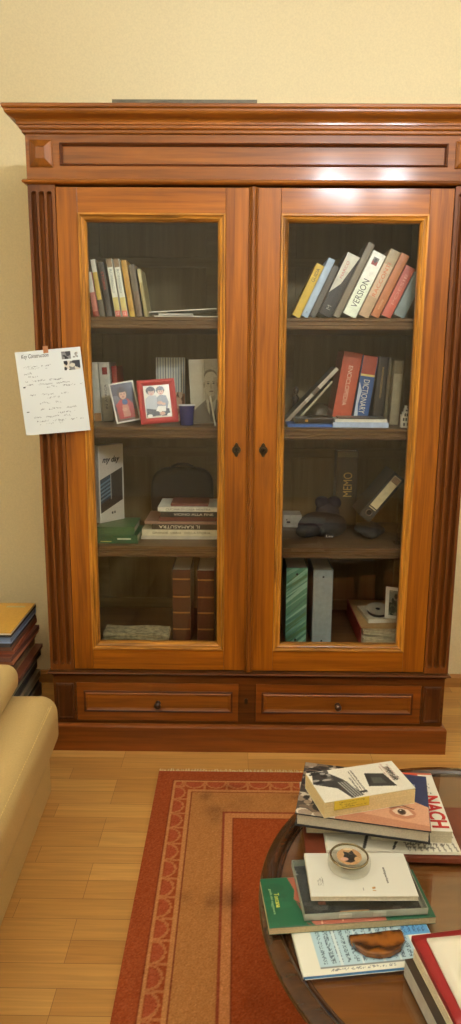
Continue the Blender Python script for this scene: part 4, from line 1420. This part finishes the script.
pouch = thing('pouch', 'crumpled black cloth pouch with a small white tag on the third right shelf', 'pouch', loc=(0.286, 0.255, Z3))
blob('pouch_body', (0, 0, 0.040), (0.088, 0.070, 0.046), (20, 20, 24), pouch, 5)
blob('flap', (-0.060, -0.05, 0.028), (0.045, 0.03, 0.028), (30, 28, 30), pouch, 8)
bm = bmesh.new(); box(bm, 0.0, 0.034, -0.094, -0.092, 0.012, 0.024)
tg = obj('tag', bm, plain((24, 24, 28), 0.6), pouch)
text(pouch, 'Lea', (0.017, -0.0946, 0.018), UPRIGHT, 0.026, 0.008, plain((206, 204, 196), 0.5))
ears = thing('cloth_bundle', 'dark blue rounded soft bundle resting behind the black pouch', 'bundle', loc=(0.322, 0.385, Z3))
blob('bundle_body', (0, 0, 0.055), (0.050, 0.030, 0.060), (28, 34, 48), ears, 11, 0.08)
for s in (-1, 1):
    blob('fold', (s * 0.023, 0, 0.104), (0.030, 0.020, 0.028), (28, 34, 48), ears, 12 + s, 0.05)
# lever arch file lying askew
LN2 = 38.0
fl_ = thing('lever_arch_file', 'black lever arch file tilted over, with a cream spine label and finger ring', 'binder', rot('Y', LN2), (0.395, 0.185, Z3 + 0.075))
bm = bmesh.new(); box(bm, 0, 0.052, 0, 0.16, 0.03, 0.238)
obj('file_body', bm, plain((42, 44, 42), 0.5, var=0.3, scale=200), fl_, bevel=0.001)
bm = bmesh.new(); box(bm, 0.010, 0.042, -0.0012, 0.0004, 0.086, 0.228)
lbl = obj('spine_label', bm, plain((206, 192, 150), 0.7), fl_)
bm = bmesh.new(); box(bm, 0.010, 0.042, -0.0014, 0.0004, 0.078, 0.081)
obj('label_line', bm, plain((206, 192, 150), 0.7), fl_)
A = Art(16, 16, (150, 120, 90)); A.writing(0, 1, 0, 1, 4, (90, 76, 60), 0.9, 1, 0.6)
print_grid('label_print', A, 0.030, 0.024, lbl, painted(0.6), 'xz', (0.011, -0.0016, 0.202))
bm = bmesh.new()
for k in range(20):
    pass
pts = [(0.026 + 0.0115 * math.cos(a), -0.0012, 0.060 + 0.0115 * math.sin(a)) for a in np.linspace(0, 2 * math.pi, 25)]
tube(bm, pts, 0.0017, 6)
obj('finger_ring', bm, plain((190, 186, 176), 0.25, metal=0.9), fl_, smooth=True)
bm = bmesh.new(); lathe(bm, [(0.0001, -0.0008), (0.0105, -0.0008), (0.0105, 0.0004)], (0.026, 0, 0.060), 'y', 20)
obj('finger_hole', bm, plain((12, 12, 12), 0.8), fl_)
cl_ = thing('black_cloth', 'dark folded cloth under the tilted lever arch file', 'cloth', loc=(0.470, 0.26, Z3))
blob('cloth_folds', (0.0, 0, 0.024), (0.062, 0.080, 0.028), (30, 28, 26), cl_, 21, 0.22)
r_ = thing('plastic_stand', 'clear plastic sheet stand at the right end of the third right shelf', 'stand', loc=(0.556, 0.11, Z3))
bm = bmesh.new(); box(bm, 0, 0.0025, 0, 0.05, 0.003, 0.150)
obj('upright', bm, clear('acrylic', (0.80, 0.82, 0.78), 1.6, 0.05), r_)
bm = bmesh.new(); box(bm, -0.016, 0.010, 0, 0.05, 0, 0.003)
obj('foot', bm, clear('acrylic', (0.80, 0.82, 0.78), 1.6, 0.05), r_)

# ------------------------------------------------------------------ bottom, right door
G = 'upright ring binders in the bottom right compartment'
r_ = standing_book('green marbled ring binder standing in the bottom right compartment', 0.080, 0.300, 0.24, (86, 136, 112), (64, 104, 84), (0.139, 0.105, Z4), 0, group=G, name='binder', cat='binder')
A = Art(60, 200, (84, 136, 112))
for k in range(40):
    v0 = rng.uniform(-0.3, 1.0)
    A.line(0.0, v0, 1.0, v0 + rng.uniform(0.16, 0.26), rng.uniform(0.008, 0.03), [(128, 172, 150), (66, 116, 104), (150, 190, 170), (70, 112, 76), (96, 146, 138)][k % 5], 0.8)
A.disc(0.5, 0.92, 0.05, 0.016, (18, 18, 16)).disc(0.48, 0.05, 0.05, 0.016, (18, 18, 16)).speckle(5)
print_grid('marbled_print', A, 0.0788, 0.299, r_, painted(0.5), 'xz', (0.0006, -0.0023, 0.0005))
r_ = standing_book('plain grey blue ring binder right of the green marbled one', 0.074, 0.292, 0.24, (136, 150, 152), (110, 122, 124), (0.241, 0.105, Z4), 0, group=G, name='binder', cat='binder')
for zq in (0.266, 0.012):
    bm = bmesh.new(); lathe(bm, [(0.0001, -0.0024), (0.0036, -0.0024), (0.0036, 0.0)], (0.037, 0, zq), 'y', 14)
    obj('rivet_hole', bm, plain((20, 18, 16), 0.6), r_)
bx = thing('document_box', 'red sided cardboard file lying open towards the door, stuffed with papers', 'file box', loc=(0.424, 0.10, Z4))
bm = bmesh.new()
box(bm, 0, 0.0035, 0, 0.33, 0, 0.068)
obj('red_side', bm, plain((136, 34, 28), 0.5), bx)
bm = bmesh.new()
box(bm, 0.0036, 0.235, 0, 0.33, 0, 0.003)
box(bm, 0.0036, 0.235, 0, 0.33, 0.0655, 0.068)
obj('card_boards', bm, plain((176, 140, 88), 0.7), bx, weld=False)
bm = bmesh.new()
for k in range(8):
    zz = 0.0045 + k * 0.0065
    n = 10
    lo = [(0.010 + 0.215 * i / n + 0.004 * (k % 3), zz + (0.010 * (1 - i / n) ** 2 if k > 3 else 0.002 * math.sin(i + k))) for i in range(n + 1)]
    lo = [(a, min(b_, 0.060)) for a, b_ in lo]
    prism(bm, lo + [(a, b_ + 0.0045) for a, b_ in lo[::-1]], 0.006 + 0.004 * (k % 2), 0.31, 'y')
obj('papers', bm, plain((204, 190, 156), 0.85, var=0.2), bx, weld=False)
TB = Z4 + 0.0685
flat_book('cream paperback lying on the red sided file box', 0.120, 0.16, 0.016, (206, 192, 160), (0.462, 0.145, TB), 6, 'left', hard=False)
rl = thing('tape_reel', 'round dark edged reel lying on the cream paperback', 'reel', rot('X', 14) , (0.506, 0.195, TB + 0.036))
bm = bmesh.new(); lathe(bm, [(0.012, -0.007), (0.040, -0.007), (0.040, 0.006), (0.012, 0.006), (0.012, -0.007)], seg=36, cap=False)
obj('tape', bm, plain((22, 20, 20), 0.3), rl)
bm = bmesh.new(); lathe(bm, [(0.010, 0.0062), (0.043, 0.0062), (0.044, 0.0085), (0.010, 0.0085), (0.010, 0.0062)], seg=36, cap=False)
obj('upper_flange', bm, plain((150, 140, 120), 0.4), rl)
bm = bmesh.new(); lathe(bm, [(0.010, -0.0095), (0.044, -0.0095), (0.044, -0.0072), (0.010, -0.0072), (0.010, -0.0095)], seg=36, cap=False)
obj('lower_flange', bm, plain((190, 182, 164), 0.35), rl)
A = Art(50, 74, (128, 132, 112))
A.blotch(0, 1, 0, 1, 30, 0.08, 0.2, [(92, 104, 80), (150, 150, 126), (70, 80, 66)]).speckle(8)
photo_stand('postcard', 'white bordered picture card leaning over the reel in the bottom right', 0.085, 0.125, A, (0.520, 0.125, TB + 0.0180), 4, 33, 9, 0.013, (206, 200, 178), 0.004, cat='picture card')

# ------------------------------------------------------------------ things on the coffee table
T0 = TZ + 0.0005
# big brown red folder with papers
flat_book('large red brown folder lying flat under the papers and the big picture book', 0.345, 0.165, 0.011, (112, 54, 34), (0.092, -1.235, T0 + 0.003), -1.5, 'near', hard=True, page=(70, 44, 30), rough=0.35, name='folder', cat='folder')
A = Art(120, 40, (222, 216, 198))
A.writing(0.60, 1.0, 0.04, 0.45, 5, (90, 84, 76), 0.8, 1.0, 0.6).line(0.28, 0.05, 0.33, 0.35, 0.012, (60, 56, 50)).line(0.50, 0.05, 0.56, 0.30, 0.010, (60, 56, 50))
for k in range(9):
    A.line(0.62 + 0.045 * k, 0.02, 0.59 + 0.045 * k, 0.30, 0.005, (120, 112, 100))
sheet('loose white printed sheets spread on the red brown folder', 0.262, 0.135, 0.006, A, (0.133, -1.231, T0 + 0.0145), -0.5, 'printed_sheets', n=4)
ZP = T0 + 0.021
# thick white paperback lettered in red, under the picture book
A = Art(150, 170, (226, 222, 208))
A.rect(0, 1, 0.965, 1, (190, 90, 60)).rect(0.55, 0.80, 0.945, 1, (206, 80, 50)).blotch(0.80, 0.92, 0.60, 0.9, 10, 0.006, 0.012, [(150, 146, 140), (90, 86, 84)])
r_ = flat_book('thick white paperback lettered NACH in red, beside and under the picture book', 0.160, 0.205, 0.027, (220, 214, 198), (0.224, -1.200, ZP), -3, 'far', page=(206, 196, 170), art=A, hard=False)
text(r_, 'NACH', (0.139, 0.064, 0.0278), Matrix(((0, 1, 0), (-1, 0, 0), (0, 0, 1))), 0.108, 0.034, plain((186, 30, 26), 0.4, var=0.03), 'title_lettering', bold=0.03)
text(r_, 'ROT', (0.070, 0.190, 0.0278), FLAT, 0.05, 0.014, plain((206, 60, 40), 0.4, var=0.03), 'title_lettering')
for zz, la in ((0.0005, 'thin grey booklet lying under the left half of the big picture book'), (0.0135, 'cream booklet directly under the left half of the big picture book')):
    flat_book(la, 0.118, 0.14, 0.0125, (206, 198, 176) if zz > 0.01 else (150, 146, 138), (0.098, -1.180, ZP - 0.0005 + zz), 1 if zz > 0.01 else -1, 'left', page=(200, 190, 164), hard=False, name='booklet', cat='booklet')
# big picture book
ZB = ZP + 0.0275
A = Art(180, 140, (44, 56, 92))
A.rect(0, 0.62, 0, 0.62, (190, 140, 112))
A.poly([(0.0, 0.0), (1, 0), (1, 0.40), (0.86, 0.50), (0.70, 0.56), (0.4, 0.55), (0, 0.5)], (198, 148, 118))
A.poly([(0.0, 0.0), (1, 0), (1, 0.08), (0.6, 0.14), (0.3, 0.18), (0, 0.1)], (176, 122, 94))
A.disc(0.80, 0.25, 0.10, 0.10, (176, 118, 90)).poly([(0.72, 0.27), (0.77, 0.33), (0.84, 0.32), (0.88, 0.24), (0.82, 0.20), (0.75, 0.22)], (214, 190, 170))
A.disc(0.795, 0.265, 0.032, 0.05, (62, 40, 30)).disc(0.795, 0.265, 0.014, 0.022, (12, 10, 10)).disc(0.785, 0.29, 0.006, 0.010, (235, 230, 220))
A.line(0.71, 0.31, 0.79, 0.38, 0.012, (120, 74, 54)).line(0.79, 0.38, 0.88, 0.34, 0.010, (120, 74, 54)).line(0.70, 0.42, 0.86, 0.46, 0.012, (150, 100, 76), 0.6)
A.rect(0, 0.30, 0, 1, (70, 60, 54)).blotch(0, 0.30, 0, 1, 110, 0.02, 0.06, [(30, 26, 26), (206, 194, 176), (110, 92, 78), (44, 38, 36), (150, 132, 114)])
A.blotch(0.26, 0.44, 0.74, 1, 24, 0.02, 0.05, [(60, 54, 54), (130, 116, 100), (30, 28, 30)]).speckle(5)
r_ = flat_book('big dark hardcover picture book with a face and eye, topmost large book', 0.262, 0.190, 0.028, (30, 30, 36), (0.072, -1.196, ZB), -11.5, 'far', page=(206, 196, 176), art=A)
text(r_, 'REALISM', (0.150, 0.168, 0.0286), FLAT, 0.075, 0.013, plain((190, 190, 190), 0.4), 'title_lettering')
text(r_, 'PHOTO', (0.232, 0.135, 0.0286), Matrix(((0, 1, 0), (-1, 0, 0), (0, 0, 1))), 0.035, 0.010, plain((180, 180, 184), 0.4), 'title_lettering')
ZT = ZB + 0.0285
# paperback with a sticky note
A = Art(140, 80, (224, 218, 202))
A.poly([(0.06, 0.98), (0.0, 0.60), (0.22, 0.36), (0.30, 0.0), (0.44, 0.05), (0.34, 0.62), (0.20, 0.98)], (60, 58, 56))
for k in range(4):
    A.line(0.27 + 0.03 * k, 0.55, 0.33 + 0.028 * k, 0.02, 0.006, (170, 168, 160))
A.blotch(0.02, 0.24, 0.55, 1, 14, 0.03, 0.06, [(40, 38, 38), (150, 146, 138), (90, 86, 82)])
A.poly([(0.55, 0.28), (0.60, 0.72), (0.80, 0.62), (0.84, 0.16)], (54, 54, 52)).poly([(0.62, 0.36), (0.64, 0.55), (0.74, 0.50), (0.76, 0.30)], (84, 84, 78))
A.writing(0.40, 0.50, 0.1, 0.9, 3, (90, 88, 84), 0.9, 1, 0.7, True).rect(0.42, 0.50, 0.12, 0.18, (40, 40, 40))
A.writing(0.80, 0.93, 0.35, 0.98, 4, (176, 130, 120), 0.7, 1, 0.6, True).speckle(4)
r_ = flat_book('fat cream paged paperback with a yellow sticky note, on top of the picture book', 0.198, 0.105, 0.034, (222, 214, 190), (0.128, -1.212, ZT), 15.5, 'far', page=(224, 200, 150), art=A, hard=False)
text(r_, 'mensile', (0.176, 0.060, 0.0350), Matrix(((0, 1, 0), (-1, 0, 0), (0, 0, 1))), 0.050, 0.016, plain((30, 30, 30), 0.5), 'title_lettering')
A = Art(60, 22, (222, 190, 62))
A.writing(0.15, 0.95, 0.1, 0.9, 3, (120, 96, 40), 0.7, 1, 0.3)
print_grid('sticky_note', A, 0.075, 0.020, r_, painted(0.7), 'xz', (0.020, -0.0014, 0.0145), 0.0004)

# green guide book with the clear case, white booklet and glass paperweight on it
A = Art(190, 60, (30, 92, 62))
A.blotch(0, 1, 0, 1, 20, 0.03, 0.1, [(34, 98, 66), (28, 86, 58)])
A.poly([(0.17, 1.0), (0.20, 0.72), (0.18, 0.52), (0.26, 0.36), (0.24, 0.14), (0.27, 0), (0.70, 0), (0.70, 1)], (170, 98, 78))
for k in range(26):
    a, b_ = rng.uniform(0.22, 0.5), rng.uniform(0, 1)
    A.line(a, b_, a + rng.uniform(-0.06, 0.08), b_ + rng.uniform(-0.3, 0.3), 0.004, [(214, 166, 140), (140, 70, 56), (230, 196, 120)][k % 3])
A.poly([(0.235, 1.0), (0.29, 0.66), (0.34, 0.66), (0.30, 1.0)], (40, 34, 34)).poly([(0.235, 0.62), (0.36, 0.52), (0.36, 0.47), (0.235, 0.54)], (232, 180, 96))
A.rect(0.70, 1, 0, 1, (34, 88, 60))
r_ = flat_book('green guide book with a reddish map, lowest under the clear case', 0.290, 0.118, 0.013, (30, 88, 58), (0.012, -1.430, T0 + 0.0075), 6.0, 'far', page=(198, 178, 140), art=A, hard=False)
text(r_, 'Toscana', (0.024, 0.062, 0.0136), Matrix(((0, 1, 0), (-1, 0, 0), (0, 0, 1))), 0.034, 0.009, plain((206, 206, 90), 0.4), 'title_lettering')
text(r_, 'guida del viaggiatore', (0.014, 0.060, 0.0136), Matrix(((0, 1, 0), (-1, 0, 0), (0, 0, 1))), 0.060, 0.006, plain((150, 180, 130), 0.4), 'title_lettering')
cs = thing('plastic_case', 'clear plastic case with a black and white cover sheet on the green guide book', 'case', rot('Z', 5.0), (0.072, -1.414, T0 + 0.0215))
A = Art(110, 70, (66, 64, 62))
A.blotch(0, 1, 0, 1, 40, 0.03, 0.08, [(30, 28, 28), (190, 190, 186), (100, 96, 94), (40, 40, 42)]).rect(0.12, 0.30, 0.05, 0.10, (24, 22, 22)).rect(0.30, 0.55, 0.02, 0.09, (206, 150, 96)).rect(0.13, 0.2, 0.22, 0.28, (206, 120, 100)).speckle(5)
print_grid('cover_sheet', A, 0.205, 0.128, cs, painted(0.4), 'xy', (0.004, 0.003, 0.003), 0.001)
bm = bmesh.new()
CLR = clear('clear_plastic', (0.90, 0.92, 0.90), 1.45, 0.12)
box(bm, 0, 0.216, 0, 0.136, 0.0130, 0.0145)
obj('lid', bm, CLR, cs)
bm = bmesh.new()
for a in ((0, 0.216, 0, 0.0015), (0, 0.0015, 0.0015, 0.1345), (0.2145, 0.216, 0.0015, 0.1345), (0, 0.216, 0.1345, 0.136)):
    box(bm, a[0], a[1], a[2], a[3], 0, 0.0128)
obj('side_walls', bm, plain((176, 178, 164), 0.25, 0.6, var=0.05), cs, weld=False)
bm = bmesh.new()
box(bm, 0, 0.216, 0, 0.136, 0, 0.0012)
obj('tray', bm, plain((150, 150, 140), 0.4), cs)
bm = bmesh.new()
for a in (0.060, 0.120):
    box(bm, a, a + 0.022, -0.0012, 0.0, 0.003, 0.0105)
obj('latch', bm, plain((190, 190, 176), 0.3), cs, weld=False)
ZC = T0 + 0.0365
A = Art(150, 96, (212, 210, 198))
A.writing(0.08, 0.14, 0.24, 0.46, 3, (130, 126, 116), 0.8, 1, 0.5, True)
A.rect(0.497, 0.507, 0.12, 0.18, (120, 116, 110)).blotch(0.585, 0.62, 0.11, 0.20, 8, 0.008, 0.02, [(170, 120, 60), (190, 150, 90)])
r_ = flat_book('white booklet under the glass paperweight on the clear plastic case', 0.188, 0.112, 0.009, (224, 218, 200), (0.086, -1.385, ZC), 1.2, 'left', art=A, hard=False, name='booklet', cat='booklet', page=(214, 204, 178))
text(r_, 'antiquarium', (0.141, 0.052, 0.0096), Matrix(((0, 1, 0), (-1, 0, 0), (0, 0, 1))), 0.040, 0.006, plain((70, 66, 60), 0.5), 'title_lettering')
pw = thing('paperweight', 'round glass paperweight with a brown and black picture inside on the white booklet', 'paperweight', loc=(0.163, -1.309, ZC + 0.0098))
bm = bmesh.new()
prof = [(0.0001, 0.0), (0.035, 0.0), (0.0385, 0.003), (0.0395, 0.010), (0.0385, 0.018), (0.0345, 0.0235)]
prof += [(0.0345 * math.cos(a), 0.0235 + 0.006 * math.sin(a)) for a in np.linspace(0.1, math.pi / 2 - 0.001, 8)]
lathe(bm, prof, seg=48)
obj('glass_body', bm, clear('crystal', (0.95, 0.95, 0.93), 1.42), pw, smooth=True)
A = Art(70, 70, (196, 150, 104))
A.poly([(0.30, 0.2), (0.26, 0.50), (0.32, 0.62), (0.28, 0.80), (0.50, 0.72), (0.66, 0.86), (0.72, 0.66), (0.82, 0.5), (0.74, 0.24), (0.5, 0.12)], (40, 36, 34)).disc(0.28, 0.34, 0.16, 0.10, (210, 160, 140)).disc(0.8, 0.32, 0.12, 0.16, (206, 166, 120)).disc(0.5, 0.92, 0.2, 0.06, (226, 206, 166)).speckle(6)
d = (A.u - 0.5) ** 2 + (A.v - 0.5) ** 2
bm = bmesh.new()
o_ = print_grid('picture', A, 0.046, 0.046, pw, painted(0.5), 'xy', (-0.023, -0.023, 0.0212))
bm.from_mesh(o_.data)
bmesh.ops.delete(bm, geom=[v for v in bm.verts if v.co.x ** 2 + v.co.y ** 2 > 0.0229 ** 2], context='VERTS')
bm.to_mesh(o_.data); bm.free()
bm = bmesh.new()
lathe(bm, [(0.0345, 0.0200), (0.0375, 0.0205), (0.0375, 0.0230), (0.0345, 0.0242), (0.0345, 0.0200)], seg=48, cap=False)
bmesh.ops.scale(bm, verts=bm.verts, vec=(0.94, 0.94, 1))
obj('metal_ring', bm, plain((150, 140, 112), 0.25, metal=0.85), pw, smooth=True)

# printed brochure with the polished stone
A = Art(150, 70, (226, 224, 208))
A.rect(0.13, 0.83, 0.12, 1, (176, 204, 214)).rect(0.80, 1.0, 0.55, 1, (96, 156, 206)).rect(0.13, 0.83, 0.09, 0.12, (70, 76, 84), 0.6)
A.writing(0.15, 0.82, 0.16, 0.98, 12, (74, 90, 106), 0.85, 1.0, 0.5, True).writing(0.80, 0.98, 0.58, 0.98, 5, (40, 70, 120), 0.8, 1, 0.5, True)
for u_ in (0.28, 0.43, 0.58, 0.70):
    A.rect(u_, u_ + 0.018, 0.12, 1, (206, 220, 222))
A.writing(0.2, 0.7, 0.02, 0.09, 1, (90, 96, 104), 0.7, 1, 0.4)
flat_book('printed white and pale blue brochure with columns under the brown stone', 0.235, 0.115, 0.0065, (222, 220, 206), (0.062, -1.512, T0), 7.5, 'left', hard=False, art=A, page=(90, 150, 210), spine=(222, 220, 206), name='brochure', cat='brochure')
bm = bmesh.new()
st = thing('agate_slice', 'brown half moon slice of polished stone lying on the printed brochure', 'stone', rot('Z', 9), (0.190, -1.436, T0 + 0.0075))
pts = [(-0.047, 0.002), (-0.044, 0.006), (-0.010, 0.004), (0.015, 0.006), (0.044, 0.005), (0.047, 0.0), (0.044, -0.018), (0.032, -0.032), (0.012, -0.040), (-0.008, -0.041), (-0.028, -0.034), (-0.042, -0.018)]
prism(bm, pts, 0, 0.011, 'z')
AG, n_, l_ = new_mat('banded_stone')
b_ = n_['Principled BSDF']
tc = n_.new('ShaderNodeTexCoord'); wv = n_.new('ShaderNodeTexWave'); rp = n_.new('ShaderNodeValToRGB')
wv.inputs['Scale'].default_value = 14; wv.inputs['Distortion'].default_value = 9; wv.inputs['Detail'].default_value = 4; wv.bands_direction = 'Y'
l_.new(tc.outputs['Object'], wv.inputs['Vector']); l_.new(wv.outputs['Fac'], rp.inputs['Fac']); l_.new(rp.outputs['Color'], b_.inputs['Base Color'])
rp.color_ramp.elements[0].color = lin((58, 30, 8)); rp.color_ramp.elements[1].color = lin((140, 82, 24))
b_.inputs['Roughness'].default_value = 0.12; b_.inputs['Coat Weight'].default_value = 0.6
obj('stone_slab', bm, AG, st, bevel=0.003, seg=3)

# stack at the near right corner
ang = 10.5
def stack_item(fn, label, W, L, T, c, dx, dy, z, **k):
    return fn(label, W, L, T, c, (0.226 + dx, -1.640 + dy, z), k.pop('ang', ang), **k)
z = T0
flat_book('grey white boxed volume with a dark top at the bottom of the red folder stack', 0.210, 0.150, 0.032, (58, 46, 36), (0.250, -1.6485, z), ang, 'left', page=(190, 182, 160), spine=(186, 182, 170), name='book')
z += 0.0325
flat_book('cream paged book under the red folder', 0.206, 0.148, 0.017, (204, 192, 160), (0.262, -1.646, z), ang, 'right', page=(222, 208, 176), hard=False)
z += 0.0175
flat_book('dark red folder under the blank white sheets at the right', 0.205, 0.160, 0.010, (140, 30, 32), (0.262, -1.642, z), ang - 1, 'left', page=(150, 50, 46), name='folder', cat='folder', art=Art(12, 12, (150, 34, 36)))
z += 0.0108
sheet('blank white sheets on top of the dark red folder', 0.200, 0.150, 0.005, Art(12, 12, (222, 214, 194)), (0.276, -1.644, z), ang - 3, 'paper_sheets', n=3)

# ------------------------------------------------------------------ made-up fill lamp, added outside the picture to brighten the shadows
fl = thing('added_fill_lamp', 'added standing fill lamp, unseen, with an open bowl lighting the ceiling', 'lamp', loc=(-1.55, -2.9, 0))
bm = bmesh.new()
lathe(bm, [(0.0001, 0.0), (0.15, 0.0), (0.15, 0.015), (0.03, 0.03), (0.0001, 0.03)], seg=32)
obj('base', bm, BRASS, fl, smooth=False)
bm = bmesh.new()
lathe(bm, [(0.012, 0.03), (0.012, 1.74), (0.0001, 1.74)], seg=16)
obj('pole', bm, BRASS, fl, smooth=True)
bm = bmesh.new()
lathe(bm, [(0.0001, 1.735), (0.06, 1.745), (0.14, 1.80), (0.19, 1.88), (0.186, 1.88), (0.135, 1.806), (0.058, 1.752), (0.0001, 1.745)], seg=40)
obj('bowl', bm, plain((210, 200, 176), 0.5), fl, smooth=True)
EM2, n_, l_ = new_mat('added_fill_bulb')
n_['Principled BSDF'].inputs['Base Color'].default_value = (1, 0.95, 0.85, 1)
n_['Principled BSDF'].inputs['Emission Color'].default_value = BULB_COL + (1,)
n_['Principled BSDF'].inputs['Emission Strength'].default_value = FILL_STRENGTH
bm = bmesh.new()
bmesh.ops.create_uvsphere(bm, u_segments=20, v_segments=12, radius=0.05)
bmesh.ops.translate(bm, verts=bm.verts, vec=(0, 0, 1.805))
obj('bulb', bm, EM2, fl, smooth=True)
